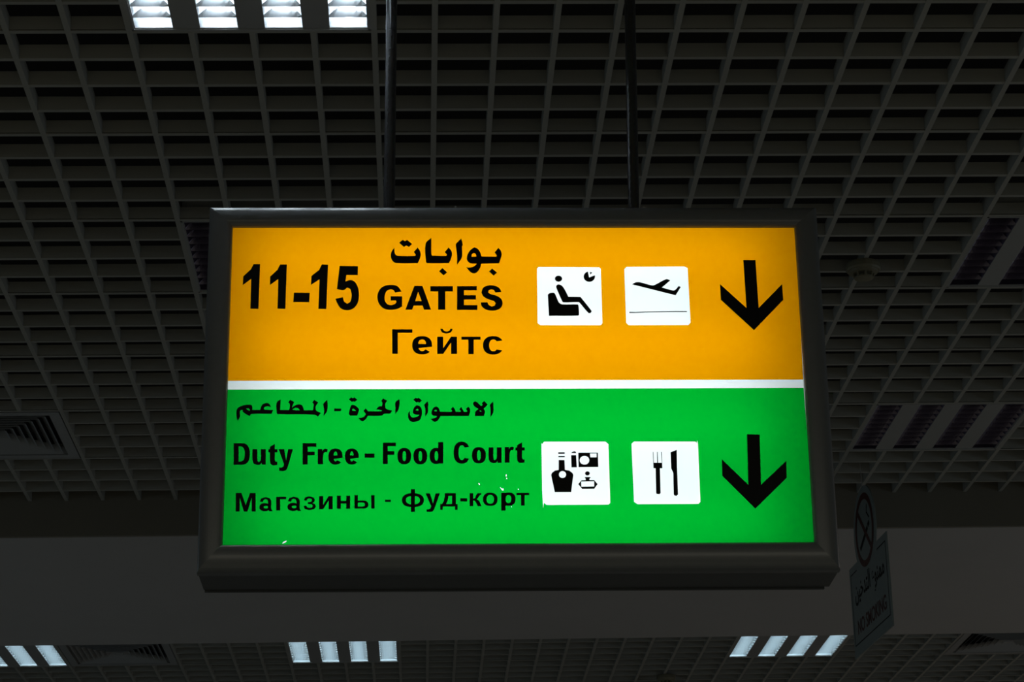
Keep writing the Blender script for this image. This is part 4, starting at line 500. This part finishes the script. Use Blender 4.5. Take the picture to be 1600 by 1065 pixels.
    'food': [[[[-288.5,-180.5],[-288.7,-132.7],[-261.0,-132.8],[-261.0,-141.0],[-278.4,-140.9],[-278.4,-151.9],[-264.3,-152.0],[-264.2,-160.1],[-278.4,-160.0],[-278.2,-180.6]]],[[[-228.4,-163.3],[-228.7,-157.8],[-229.8,-153.7],[-231.6,-150.3],[-234.0,-147.7],[-237.0,-145.8],[-240.7,-144.9],[-245.5,-144.9],[-249.2,-145.8],[-252.2,-147.6],[-254.6,-150.2],[-256.3,-153.6],[-257.4,-157.7],[-257.7,-163.2],[-257.3,-168.6],[-256.2,-172.7],[-254.5,-176.1],[-252.1,-178.7],[-249.1,-180.5],[-245.4,-181.4],[-240.6,-181.5],[-236.9,-180.6],[-233.9,-178.8],[-231.5,-176.2],[-229.8,-172.8],[-228.7,-168.7]],[[-239.2,-163.2],[-239.3,-159.8],[-239.6,-157.3],[-240.1,-155.2],[-240.7,-153.6],[-241.5,-152.4],[-242.4,-151.9],[-243.7,-151.9],[-244.7,-152.4],[-245.4,-153.5],[-246.1,-155.2],[-246.5,-157.3],[-246.8,-159.8],[-246.9,-163.2],[-246.8,-166.6],[-246.5,-169.1],[-246.0,-171.2],[-245.4,-172.8],[-244.6,-174.0],[-243.6,-174.5],[-242.4,-174.5],[-241.4,-174.0],[-240.7,-172.9],[-240.0,-171.2],[-239.6,-169.2],[-239.3,-166.6]]],[[[-194.3,-163.4],[-194.7,-157.9],[-195.7,-153.8],[-197.5,-150.4],[-199.9,-147.8],[-202.9,-146.0],[-206.6,-145.0],[-211.4,-145.0],[-215.1,-145.9],[-218.1,-147.7],[-220.5,-150.3],[-222.2,-153.7],[-223.3,-157.8],[-223.7,-163.3],[-223.3,-168.7],[-222.2,-172.8],[-220.4,-176.2],[-218.1,-178.9],[-215.1,-180.7],[-211.4,-181.6],[-206.6,-181.6],[-202.9,-180.7],[-199.9,-178.9],[-197.5,-176.3],[-195.8,-172.9],[-194.7,-168.8]],[[-205.2,-163.3],[-205.3,-160.0],[-205.5,-157.4],[-206.0,-155.3],[-206.6,-153.7],[-207.4,-152.6],[-208.4,-152.0],[-209.6,-152.0],[-210.6,-152.6],[-211.3,-153.7],[-212.0,-155.3],[-212.4,-157.4],[-212.7,-159.9],[-212.8,-163.3],[-212.7,-166.7],[-212.4,-169.2],[-212.0,-171.3],[-211.3,-173.0],[-210.6,-174.1],[-209.6,-174.7],[-208.4,-174.7],[-207.4,-174.1],[-206.6,-173.0],[-206.0,-171.4],[-205.6,-169.3],[-205.3,-166.7]]],[[[-160.8,-163.0],[-161.1,-157.7],[-162.2,-153.7],[-163.9,-150.3],[-166.2,-147.8],[-169.1,-146.0],[-172.6,-145.1],[-177.3,-145.1],[-180.8,-146.0],[-183.7,-147.7],[-186.1,-150.3],[-187.8,-153.6],[-188.8,-157.6],[-189.2,-162.9],[-188.8,-168.2],[-187.8,-172.3],[-186.1,-175.6],[-183.8,-178.2],[-180.9,-179.9],[-177.4,-180.8],[-172.7,-180.8],[-169.2,-179.9],[-166.3,-178.2],[-163.9,-175.7],[-162.2,-172.4],[-161.2,-168.3]],[[-170.9,-163.0],[-171.0,-159.9],[-171.3,-157.5],[-171.7,-155.6],[-172.4,-154.1],[-173.1,-153.0],[-174.1,-152.5],[-175.3,-152.5],[-176.2,-153.0],[-177.0,-154.0],[-177.6,-155.5],[-178.1,-157.5],[-178.4,-159.8],[-178.5,-163.0],[-178.4,-166.1],[-178.1,-168.4],[-177.7,-170.4],[-177.1,-171.9],[-176.3,-172.9],[-175.3,-173.4],[-174.1,-173.4],[-173.2,-172.9],[-172.4,-171.9],[-171.8,-170.4],[-171.3,-168.5],[-171.0,-166.1]]],[[[-171.0,-180.0],[-160.3,-180.0],[-160.1,-132.0],[-170.9,-132.0]]],[[[-105.0,-143.0],[-106.5,-139.5],[-108.4,-136.5],[-110.8,-134.1],[-113.5,-132.4],[-116.7,-131.4],[-120.8,-131.0],[-124.6,-131.4],[-127.7,-132.5],[-130.5,-134.2],[-132.8,-136.7],[-134.8,-139.7],[-136.3,-143.3],[-137.3,-147.4],[-137.9,-152.2],[-138.0,-158.3],[-137.6,-163.2],[-136.7,-167.4],[-135.3,-171.1],[-133.4,-174.2],[-131.2,-176.8],[-128.5,-178.7],[-125.5,-179.9],[-121.9,-180.4],[-117.7,-180.2],[-114.5,-179.4],[-111.6,-177.8],[-109.1,-175.6],[-107.1,-172.8],[-105.4,-169.3],[-115.0,-167.5],[-116.1,-169.8],[-117.6,-171.5],[-119.2,-172.4],[-121.2,-172.5],[-122.9,-171.8],[-124.4,-170.4],[-125.6,-168.2],[-126.6,-165.4],[-127.2,-162.0],[-127.6,-158.1],[-127.5,-153.4],[-127.2,-149.5],[-126.5,-146.1],[-125.5,-143.3],[-124.2,-141.1],[-122.7,-139.7],[-121.0,-139.0],[-119.0,-139.1],[-117.4,-140.1],[-116.0,-141.8],[-114.8,-144.1]]],[[[-69.2,-161.9],[-69.5,-156.5],[-70.6,-152.4],[-72.3,-149.0],[-74.8,-146.4],[-77.8,-144.6],[-81.5,-143.7],[-86.4,-143.7],[-90.2,-144.5],[-93.2,-146.3],[-95.7,-148.9],[-97.5,-152.3],[-98.6,-156.4],[-99.0,-161.8],[-98.7,-167.2],[-97.7,-171.3],[-95.9,-174.7],[-93.5,-177.3],[-90.5,-179.1],[-86.8,-180.0],[-81.8,-180.0],[-78.1,-179.1],[-75.0,-177.4],[-72.6,-174.8],[-70.8,-171.4],[-69.6,-167.3]],[[-80.2,-161.9],[-80.3,-158.5],[-80.6,-156.0],[-81.0,-153.9],[-81.6,-152.2],[-82.4,-151.2],[-83.4,-150.6],[-84.7,-150.6],[-85.6,-151.1],[-86.4,-152.2],[-87.1,-153.8],[-87.6,-155.9],[-87.9,-158.5],[-88.0,-161.8],[-87.9,-165.2],[-87.7,-167.8],[-87.2,-169.8],[-86.6,-171.5],[-85.8,-172.6],[-84.9,-173.1],[-83.6,-173.1],[-82.6,-172.6],[-81.8,-171.5],[-81.2,-169.9],[-80.7,-167.8],[-80.4,-165.2]]],[[[-63.2,-144.1],[-53.0,-144.1],[-53.0,-149.2],[-53.1,-154.4],[-53.2,-159.6],[-53.2,-164.7],[-53.1,-166.3],[-53.0,-167.9],[-52.9,-169.5],[-52.7,-171.1],[-50.5,-173.2],[-46.6,-169.7],[-46.4,-168.2],[-46.2,-166.7],[-46.1,-165.2],[-46.0,-163.7],[-45.9,-158.8],[-45.8,-153.9],[-45.8,-149.0],[-45.8,-144.1],[-35.5,-144.2],[-35.9,-178.9],[-44.6,-178.9],[-44.6,-174.7],[-47.5,-178.9],[-49.1,-179.1],[-50.6,-179.4],[-52.1,-179.6],[-53.6,-179.6],[-55.5,-179.1],[-57.3,-178.3],[-59.0,-177.5],[-60.8,-176.7],[-61.6,-174.8],[-62.4,-172.9],[-63.1,-171.0],[-63.5,-168.9],[-63.7,-162.7],[-63.6,-156.5],[-63.4,-150.3]]],[[[-29.3,-178.5],[-28.8,-143.3],[-19.8,-143.4],[-19.9,-148.4],[-19.2,-147.3],[-18.5,-146.1],[-17.8,-145.0],[-17.1,-144.1],[-16.2,-143.4],[-15.3,-143.0],[-14.4,-142.8],[-13.5,-142.7],[-12.4,-142.8],[-11.3,-143.0],[-10.2,-143.4],[-9.2,-143.8],[-10.7,-151.3],[-11.5,-151.1],[-12.4,-150.8],[-13.3,-150.6],[-14.2,-150.6],[-15.0,-150.9],[-15.7,-151.5],[-16.4,-152.1],[-17.2,-152.7],[-17.6,-154.7],[-18.0,-156.6],[-18.4,-158.6],[-18.6,-160.6],[-18.9,-165.1],[-18.9,-169.6],[-18.9,-174.1],[-18.9,-178.6]]],[[[-2.3,-139.5],[8.5,-133.0],[8.3,-144.6],[13.9,-144.6],[13.8,-151.5],[8.2,-151.5],[8.0,-168.1],[9.5,-171.3],[13.1,-171.3],[13.0,-178.2],[11.8,-178.5],[10.7,-178.7],[9.5,-179.0],[8.4,-179.1],[6.9,-179.3],[5.4,-179.4],[3.9,-179.4],[2.4,-179.1],[1.3,-178.5],[0.1,-177.5],[-0.9,-176.4],[-2.1,-175.4],[-2.3,-173.8],[-2.5,-172.2],[-2.7,-170.6],[-2.8,-169.0],[-2.8,-164.6],[-2.7,-160.2],[-2.6,-155.8],[-2.5,-151.5],[-6.1,-151.5],[-6.0,-144.5],[-2.4,-144.6]]]],
    'mag': [[[[-597.3,-284.7],[-598.5,-243.9],[-586.3,-244.0],[-576.8,-270.5],[-568.6,-244.1],[-556.5,-244.1],[-555.4,-284.9],[-563.8,-284.8],[-564.6,-254.3],[-572.6,-284.8],[-580.1,-284.8],[-589.8,-254.2],[-589.0,-284.7]]],[[[-524.9,-275.4],[-525.3,-273.0],[-526.2,-270.9],[-527.8,-269.2],[-529.7,-267.9],[-532.2,-266.9],[-535.0,-266.4],[-538.3,-266.4],[-541.1,-266.9],[-543.5,-267.8],[-545.4,-269.1],[-546.8,-270.9],[-547.7,-272.9],[-547.9,-275.3],[-547.6,-277.8],[-546.6,-279.8],[-545.1,-281.5],[-543.1,-282.9],[-540.7,-283.8],[-537.9,-284.3],[-534.5,-284.3],[-531.8,-283.8],[-529.4,-282.9],[-527.5,-281.6],[-526.0,-279.9],[-525.2,-277.9]],[[-528.9,-275.4],[-529.0,-274.6],[-529.4,-274.0],[-530.1,-273.5],[-531.0,-273.1],[-532.0,-272.8],[-533.2,-272.6],[-534.7,-272.6],[-535.9,-272.8],[-537.0,-273.0],[-537.8,-273.4],[-538.5,-274.0],[-538.9,-274.6],[-539.0,-275.4],[-538.8,-276.1],[-538.4,-276.8],[-537.8,-277.3],[-536.9,-277.7],[-535.8,-278.0],[-534.6,-278.1],[-533.1,-278.1],[-531.9,-278.0],[-530.8,-277.7],[-530.0,-277.3],[-529.4,-276.8],[-529.0,-276.2]]],[[[-547.1,-263.2],[-544.8,-256.4],[-542.5,-255.5],[-540.4,-254.6],[-538.1,-253.8],[-535.9,-253.3],[-533.7,-253.5],[-531.6,-254.0],[-529.5,-254.7],[-527.4,-255.2],[-526.2,-256.6],[-525.0,-257.9],[-524.0,-259.3],[-523.3,-260.9],[-522.9,-265.2],[-523.0,-269.5],[-523.2,-273.9],[-522.9,-278.2],[-522.4,-279.9],[-521.6,-281.4],[-520.6,-282.9],[-519.7,-284.4],[-527.0,-284.4],[-527.7,-282.9],[-528.5,-281.4],[-529.2,-279.8],[-529.6,-278.2],[-529.9,-274.3],[-529.8,-270.4],[-529.8,-266.6],[-530.0,-262.7],[-530.4,-261.6],[-531.0,-260.6],[-531.7,-259.6],[-532.4,-258.6],[-536.3,-257.7],[-539.4,-259.5],[-540.6,-263.9]]],[[[-512.4,-282.8],[-513.1,-252.6],[-491.9,-252.7],[-491.8,-258.2],[-504.5,-258.1],[-503.9,-282.9]]],[[[-465.1,-275.0],[-465.5,-272.5],[-466.5,-270.5],[-468.0,-268.8],[-470.1,-267.4],[-472.6,-266.5],[-475.5,-266.0],[-479.0,-266.0],[-481.9,-266.4],[-484.3,-267.3],[-486.3,-268.7],[-487.8,-270.4],[-488.7,-272.4],[-489.0,-274.9],[-488.6,-277.4],[-487.6,-279.4],[-486.1,-281.1],[-484.0,-282.5],[-481.5,-283.4],[-478.6,-283.9],[-475.1,-283.9],[-472.2,-283.5],[-469.8,-282.6],[-467.8,-281.2],[-466.3,-279.5],[-465.4,-277.5]],[[-469.2,-275.0],[-469.4,-274.2],[-469.8,-273.6],[-470.5,-273.1],[-471.4,-272.6],[-472.5,-272.3],[-473.7,-272.2],[-475.3,-272.2],[-476.5,-272.3],[-477.6,-272.6],[-478.5,-273.0],[-479.1,-273.6],[-479.6,-274.2],[-479.7,-274.9],[-479.5,-275.7],[-479.1,-276.4],[-478.4,-276.9],[-477.5,-277.3],[-476.4,-277.6],[-475.1,-277.8],[-473.6,-277.8],[-472.4,-277.6],[-471.3,-277.3],[-470.4,-276.9],[-469.7,-276.4],[-469.3,-275.8]]],[[[-488.1,-262.7],[-485.6,-255.9],[-483.3,-255.0],[-481.0,-254.0],[-478.7,-253.2],[-476.3,-252.8],[-474.1,-252.9],[-471.9,-253.4],[-469.8,-254.1],[-467.6,-254.7],[-466.4,-256.0],[-465.1,-257.3],[-464.1,-258.7],[-463.4,-260.3],[-463.0,-264.7],[-463.1,-269.1],[-463.3,-273.5],[-463.1,-277.8],[-462.6,-279.5],[-461.7,-281.1],[-460.7,-282.6],[-459.8,-284.1],[-467.3,-284.0],[-468.1,-282.5],[-468.9,-281.0],[-469.6,-279.4],[-470.0,-277.8],[-470.3,-273.9],[-470.2,-270.0],[-470.1,-266.1],[-470.3,-262.2],[-470.7,-261.1],[-471.3,-260.1],[-472.1,-259.1],[-472.7,-258.1],[-476.8,-257.1],[-480.0,-259.0],[-481.4,-263.4]]],[[[-454.8,-260.3],[-452.3,-254.3],[-450.2,-253.6],[-448.1,-252.8],[-445.9,-252.2],[-443.7,-251.9],[-441.4,-252.2],[-439.1,-252.8],[-436.8,-253.6],[-434.5,-254.4],[-431.3,-259.8],[-432.3,-264.1],[-436.4,-266.4],[-431.1,-268.9],[-429.0,-274.3],[-432.0,-279.8],[-434.6,-280.5],[-437.2,-281.2],[-439.8,-281.9],[-442.4,-282.1],[-444.9,-281.9],[-447.4,-281.2],[-449.9,-280.4],[-452.4,-279.7],[-455.1,-273.0],[-449.4,-272.1],[-447.2,-276.1],[-446.1,-276.5],[-444.9,-277.0],[-443.7,-277.4],[-442.5,-277.6],[-441.1,-277.4],[-439.6,-277.0],[-438.2,-276.6],[-436.8,-276.1],[-435.5,-273.1],[-437.9,-269.5],[-446.1,-268.8],[-446.1,-264.6],[-444.8,-264.6],[-443.5,-264.6],[-442.2,-264.6],[-440.9,-264.3],[-440.0,-263.8],[-439.1,-263.1],[-438.4,-262.4],[-437.5,-261.6],[-438.1,-258.0],[-439.4,-257.5],[-440.6,-257.0],[-441.9,-256.6],[-443.1,-256.4],[-444.3,-256.6],[-445.4,-257.0],[-446.4,-257.5],[-447.6,-257.9],[-449.1,-261.6]]],[[[-422.6,-251.4],[-414.0,-251.4],[-413.7,-270.9],[-402.6,-251.5],[-394.0,-251.5],[-393.6,-280.5],[-402.2,-280.5],[-402.4,-261.3],[-413.6,-280.4],[-422.1,-280.4]]],[[[-384.7,-279.5],[-385.1,-250.5],[-376.7,-250.5],[-376.6,-262.2],[-365.4,-262.2],[-365.5,-250.6],[-357.1,-250.6],[-356.8,-279.7],[-365.2,-279.6],[-365.3,-268.0],[-376.5,-268.0],[-376.4,-279.6]]],[[[-347.9,-279.3],[-340.7,-279.3],[-341.0,-249.7],[-348.2,-249.6]]],[[[-345.8,-279.3],[-346.0,-261.5],[-329.1,-261.6],[-325.6,-261.9],[-323.0,-262.9],[-320.9,-264.4],[-319.4,-266.4],[-318.7,-268.9],[-318.6,-272.2],[-319.4,-274.7],[-320.8,-276.7],[-322.8,-278.2],[-325.5,-279.1],[-328.9,-279.4]],[[-340.7,-274.9],[-340.8,-266.0],[-331.6,-266.0],[-329.4,-266.3],[-327.7,-267.0],[-326.5,-268.1],[-325.9,-269.5],[-325.9,-271.5],[-326.5,-272.9],[-327.6,-274.0],[-329.3,-274.7],[-331.6,-274.9]]],[[[-312.5,-279.4],[-305.3,-279.5],[-305.5,-249.8],[-312.8,-249.8]]]],
    'kort': [[[[-283.7,-264.9],[-271.1,-265.0],[-271.1,-259.9],[-283.8,-259.9]]],[[[-201.4,-261.3],[-201.9,-256.7],[-203.7,-253.2],[-206.4,-250.4],[-210.2,-248.1],[-215.0,-246.6],[-220.8,-245.8],[-228.5,-245.8],[-234.3,-246.5],[-239.0,-248.0],[-242.8,-250.2],[-245.6,-253.1],[-247.3,-256.5],[-247.9,-261.1],[-247.3,-265.7],[-245.6,-269.2],[-242.8,-272.1],[-238.9,-274.3],[-234.2,-275.8],[-228.4,-276.6],[-220.8,-276.6],[-215.0,-275.9],[-210.2,-274.4],[-206.4,-272.2],[-203.7,-269.4],[-201.9,-265.9]],[[-209.7,-261.3],[-210.1,-258.5],[-211.2,-256.4],[-213.0,-254.6],[-215.4,-253.2],[-218.5,-252.3],[-222.2,-251.8],[-227.1,-251.8],[-230.8,-252.3],[-233.8,-253.2],[-236.2,-254.5],[-238.0,-256.2],[-239.1,-258.4],[-239.5,-261.2],[-239.1,-264.0],[-238.0,-266.1],[-236.2,-267.8],[-233.8,-269.2],[-230.8,-270.1],[-227.1,-270.6],[-222.2,-270.6],[-218.4,-270.2],[-215.4,-269.3],[-213.0,-267.9],[-211.2,-266.2],[-210.1,-264.1]]],[[[-228.8,-287.2],[-220.4,-287.3],[-220.4,-236.9],[-228.8,-236.8]]],[[[-197.8,-246.3],[-188.7,-246.3],[-182.1,-268.6],[-176.6,-246.4],[-167.5,-246.4],[-170.2,-254.5],[-172.9,-262.5],[-175.6,-270.5],[-178.5,-278.4],[-179.2,-280.4],[-180.0,-282.2],[-181.0,-283.9],[-182.1,-285.4],[-183.2,-286.3],[-184.4,-286.9],[-185.7,-287.2],[-186.9,-287.4],[-189.0,-287.5],[-191.2,-287.4],[-193.3,-287.1],[-195.4,-287.0],[-196.0,-281.6],[-194.9,-281.7],[-193.9,-281.8],[-192.8,-281.8],[-191.8,-281.7],[-190.8,-281.4],[-189.8,-280.9],[-188.8,-280.5],[-187.8,-280.0],[-186.0,-274.7]]],[[[-167.0,-282.9],[-166.9,-270.0],[-163.2,-270.0],[-159.6,-264.5],[-157.3,-253.4],[-157.3,-246.0],[-133.7,-246.1],[-133.8,-270.1],[-130.2,-270.1],[-130.2,-283.0],[-135.7,-283.0],[-135.7,-275.6],[-161.4,-275.5],[-161.5,-282.9]],[[-149.2,-252.0],[-141.8,-252.0],[-141.9,-270.1],[-154.4,-270.0],[-151.1,-262.7]]],[[[-124.6,-264.5],[-109.8,-264.6],[-109.8,-257.3],[-124.6,-257.2]]],[[[-104.8,-275.0],[-104.6,-246.2],[-97.0,-246.2],[-97.1,-258.4],[-93.2,-257.2],[-92.6,-255.5],[-92.0,-253.8],[-91.4,-252.2],[-90.6,-250.6],[-89.9,-249.4],[-89.0,-248.4],[-88.2,-247.3],[-87.3,-246.3],[-79.9,-246.3],[-80.0,-249.8],[-80.9,-250.3],[-82.0,-250.8],[-82.9,-251.3],[-83.8,-252.1],[-84.7,-253.3],[-85.4,-254.6],[-86.1,-256.0],[-86.9,-257.2],[-87.5,-257.9],[-88.1,-258.6],[-88.8,-259.2],[-89.5,-259.8],[-88.4,-260.3],[-87.4,-260.8],[-86.4,-261.3],[-85.7,-262.1],[-83.9,-265.2],[-82.3,-268.5],[-80.9,-271.8],[-79.4,-275.1],[-87.5,-275.1],[-88.6,-272.7],[-89.7,-270.2],[-90.8,-267.9],[-92.0,-265.6],[-92.5,-264.8],[-93.2,-264.1],[-93.8,-263.5],[-94.5,-263.0],[-95.2,-262.7],[-95.8,-262.7],[-96.4,-262.7],[-97.1,-262.7],[-97.2,-275.0]]],[[[-45.4,-260.1],[-45.7,-255.7],[-46.8,-252.4],[-48.7,-249.7],[-51.2,-247.6],[-54.4,-246.1],[-58.2,-245.4],[-63.4,-245.4],[-67.3,-246.1],[-70.5,-247.5],[-73.0,-249.6],[-74.9,-252.3],[-76.1,-255.6],[-76.5,-260.0],[-76.2,-264.3],[-75.1,-267.6],[-73.2,-270.3],[-70.7,-272.4],[-67.5,-273.9],[-63.7,-274.6],[-58.5,-274.6],[-54.7,-273.9],[-51.5,-272.5],[-48.9,-270.4],[-47.0,-267.8],[-45.8,-264.4]],[[-53.2,-260.1],[-53.3,-257.2],[-53.9,-255.0],[-54.8,-253.2],[-56.1,-251.8],[-57.6,-250.9],[-59.6,-250.4],[-62.1,-250.4],[-64.1,-250.8],[-65.7,-251.8],[-67.0,-253.2],[-67.9,-254.9],[-68.5,-257.1],[-68.8,-260.0],[-68.6,-262.9],[-68.0,-265.1],[-67.1,-266.8],[-65.9,-268.2],[-64.3,-269.2],[-62.4,-269.7],[-59.8,-269.7],[-57.8,-269.2],[-56.2,-268.3],[-55.0,-266.9],[-54.0,-265.1],[-53.4,-262.9]]],[[[-7.2,-259.8],[-7.5,-255.4],[-8.6,-252.1],[-10.4,-249.4],[-12.8,-247.3],[-15.8,-245.8],[-19.5,-245.1],[-24.5,-245.1],[-28.2,-245.8],[-31.3,-247.2],[-33.8,-249.3],[-35.6,-252.0],[-36.7,-255.3],[-37.1,-259.7],[-36.8,-264.0],[-35.8,-267.3],[-34.0,-270.0],[-31.6,-272.1],[-28.6,-273.6],[-24.9,-274.3],[-19.9,-274.3],[-16.2,-273.6],[-13.1,-272.2],[-10.7,-270.1],[-8.8,-267.4],[-7.7,-264.1]],[[-16.4,-259.8],[-16.5,-257.1],[-16.9,-255.1],[-17.6,-253.5],[-18.6,-252.2],[-19.9,-251.3],[-21.4,-250.9],[-23.4,-250.9],[-24.9,-251.3],[-26.2,-252.2],[-27.2,-253.4],[-27.9,-255.1],[-28.4,-257.1],[-28.6,-259.7],[-28.5,-262.3],[-28.1,-264.3],[-27.4,-266.0],[-26.4,-267.2],[-25.1,-268.1],[-23.6,-268.6],[-21.6,-268.6],[-20.1,-268.1],[-18.8,-267.3],[-17.8,-266.0],[-17.1,-264.4],[-16.6,-262.4]]],[[[-38.1,-285.2],[-28.9,-285.2],[-28.4,-245.8],[-37.6,-245.8]]],[[[-5.3,-246.0],[21.8,-246.1],[21.7,-251.2],[12.1,-251.1],[11.7,-274.4],[3.9,-274.3],[4.2,-251.1],[-5.4,-251.1]]]]}

orange = flat('orange_panel', SH_['orange'] + SH_['seat_tile'] + SH_['plane_tile'], PY, M_ORANGE, sign)
green = flat('green_panel', SH_['green'] + SH_['duty_tile'] + SH_['food_tile'] + SH_['scratch'], PY, M_GREEN, sign)
flat('white_stripe', SH_['white'], PY, M_WHITEF, sign)
flat('scratch_marks', SH_['scratch'], PY, M_WHITEF, green)
IY = PY - 0.0008
flat('gate_numbers', SH_['num'], IY, M_INK, orange)['label'] = 'condensed black numerals 11-15'
flat('arabic_lettering', SH_['ar1'], IY, M_INK, orange)['label'] = 'upper Arabic line'
lettering('latin_lettering', TX_['gates'], IY, M_INK, orange)['label'] = 'heavy black GATES'
lettering('cyrillic_lettering', TX_['geits'], IY, M_INK, orange)['label'] = 'black Cyrillic line under GATES'
flat('down_arrow', SH_['arrow1'], IY, M_INK, orange)
flat('arabic_lettering', SH_['ar2'], IY, M_INK, green)['label'] = 'lower Arabic line'
for k_, nm_, lb_ in (('duty', 'latin_lettering', 'condensed black words Duty Free'), ('food', 'latin_lettering', 'condensed black words Food Court'),
                     ('mag', 'cyrillic_lettering', 'bottom Cyrillic line, left word'), ('kort', 'cyrillic_lettering', 'bottom Cyrillic line, right word')):
    lettering(nm_, TX_[k_], IY, M_INK, green)['label'] = lb_
flat('down_arrow', SH_['arrow2'], IY, M_INK, green)
def tile(name, key, syms, label):
    t = flat(name, SH_[key], PY, M_WHITEF, sign); t['label'] = label
    for nm, k in syms: flat(nm, SH_[k], IY, M_INK, t)
tile('pictogram_tile', 'seat_tile', [('head_symbol', 'seat_head'), ('body_symbol', 'seat_body'), ('armchair_symbol', 'seat_chair'), ('clock_symbol', 'seat_clock')], 'white waiting room pictogram')
tile('pictogram_tile', 'plane_tile', [('aeroplane_symbol', 'plane_body'), ('runway_line', 'plane_line')], 'white departing plane pictogram')
tile('pictogram_tile', 'duty_tile', [('bottle_symbol', 'duty_bottle'), ('lipstick_symbol', 'duty_lipstick'), ('camera_symbol', 'duty_camera'), ('perfume_symbol', 'duty_perfume')], 'white shopping pictogram')
tile('pictogram_tile', 'food_tile', [('fork_symbol', 'food_fork'), ('knife_symbol', 'food_knife')], 'white fork and knife pictogram')

# two poles from the ceiling to the top of the box
for x_, xt, lab in ((-0.0565, -0.048, 'left'), (0.4962, 0.508, 'right')):
    zb_ = CAM_Z + 1.60531559 + HH - 0.0015 - (0.002 if lab == 'right' else -0.001)
    p = empty('suspension_pole', (x_, 4.853, zb_))
    tag(p, 'black round pole, the %s one of the two holding the big sign' % lab, 'pole', 'poles holding the big sign')
    zt = 4.75 - zb_
    B().tube((0, 0, 0.006), ((xt - x_) * 2.0, 0, zt), 0.0128, 24).build('rod', M_POLE, p, smooth=True).data.set_sharp_from_angle(angle=0.8)
    B().lathe([(0.020, 0.0), (0.020, 0.005), (0.016, 0.007)], 24).build('foot_flange', M_POLE, p)

# ------------------------------------------------------------------ no smoking board
ns = empty('no_smoking_board', (1.79895, 8.99259, CAM_Z + 2.125603))
ns.rotation_euler = (0, 0, math.radians(-86.642))
tag(ns, 'dim grey no smoking board with a round top, hanging edge-on right of the big sign', 'sign')
HWb, HHb = 0.3088, 0.1855
cx, cz, Rr = -0.0137, 0.2785, 0.149
RD = 0.178
a0 = math.asin((HHb - cz) / RD)
outl = [(-HWb, -HHb), (HWb, -HHb), (HWb, HHb)]
for i in range(33):
    a = a0 + (math.pi - 2 * a0) * i / 32
    outl.append((cx + RD * math.cos(a), cz + RD * math.sin(a)))
outl.append((-HWb, HHb))
n = len(outl)
V = [(x, -0.0025, z) for x, z in outl] + [(x, 0.0025, z) for x, z in outl]
F = [tuple(range(n)), tuple(reversed(range(n, 2 * n)))] + [((i + 1) % n, i, n + i, n + (i + 1) % n) for i in range(n)]
mesh('board', V, F, M_BOARD, ns)
FY = -0.0032
def circ(r, k=40, x=cx, z=cz): return [((x + r * math.cos(2 * math.pi * i / k)) * 1000, (z + r * math.sin(2 * math.pi * i / k)) * 1000) for i in range(k)]
flat('prohibition_ring', [circ(Rr), circ(Rr * 0.82)], FY, M_RED, ns)
def bar(x0, z0, x1, z1, w_):
    dx, dz = x1 - x0, z1 - z0; L = math.hypot(dx, dz); nx, nz = -dz / L * w_ / 2, dx / L * w_ / 2
    return [((x0 + nx) * 1000, (z0 + nz) * 1000), ((x1 + nx) * 1000, (z1 + nz) * 1000), ((x1 - nx) * 1000, (z1 - nz) * 1000), ((x0 - nx) * 1000, (z0 - nz) * 1000)]
flat('diagonal_bar', [bar(cx - 0.095, cz + 0.095, cx + 0.095, cz - 0.095, 0.022)], FY - 0.0002, M_RED, ns)
flat('cigarette_symbol', [bar(cx - 0.082, cz - 0.062, cx + 0.052, cz - 0.002, 0.020), bar(cx + 0.058, cz + 0.001, cx + 0.082, cz + 0.012, 0.020),
     bar(cx + 0.085, cz + 0.030, cx + 0.050, cz + 0.060, 0.008), bar(cx + 0.050, cz + 0.060, cx + 0.060, cz + 0.090, 0.008)], FY - 0.0001, M_INK, ns)
lw = 0.0045; ix, iz0, iz1 = HWb - 0.022, -HHb + 0.045, HHb - 0.03
flat('border_line', [[(a * 1000, b * 1000) for a, b in ((-ix, iz0), (ix, iz0), (ix, iz1), (cx + RD - .012, iz1), (cx + RD - .012, iz1 - lw), (ix - lw, iz1 - lw), (ix - lw, iz0 + lw), (-ix + lw, iz0 + lw), (-ix + lw, iz1 - lw), (cx - RD + .012, iz1 - lw), (cx - RD + .012, iz1), (-ix, iz1))]], FY, M_INK, ns)
def textline(name, s, x0, x1, z0, z1, off, m):
    V, F = glyph(s, off)
    a = min(v[0] for v in V); b_ = max(v[0] for v in V); c_ = min(v[1] for v in V); d_ = max(v[1] for v in V)
    mesh(name, [(x0 + (x - a) / (b_ - a) * (x1 - x0), FY, z0 + (z - c_) / (d_ - c_) * (z1 - z0)) for x, z in V], F, m, ns)
textline('arabic_lettering', '\uFEE6\uFEF4\uFEA7\uFEAA\uFE98\uFEDF\uFE8D \uFEC9\uFEEE\uFEE8\uFEE4\uFEE3', -0.235, 0.245, -0.005, 0.115, 0.018, M_INK)
textline('latin_lettering', 'NO SMOKING', -0.225, 0.24, -0.105, -0.045, 0.02, M_RED)
B().tube((cx, 0, cz + RD - 0.004), (cx, 0, 4.75 - (CAM_Z + 2.125603)), 0.0013, 8).build('hanger_wire', M_TROFFER, ns)
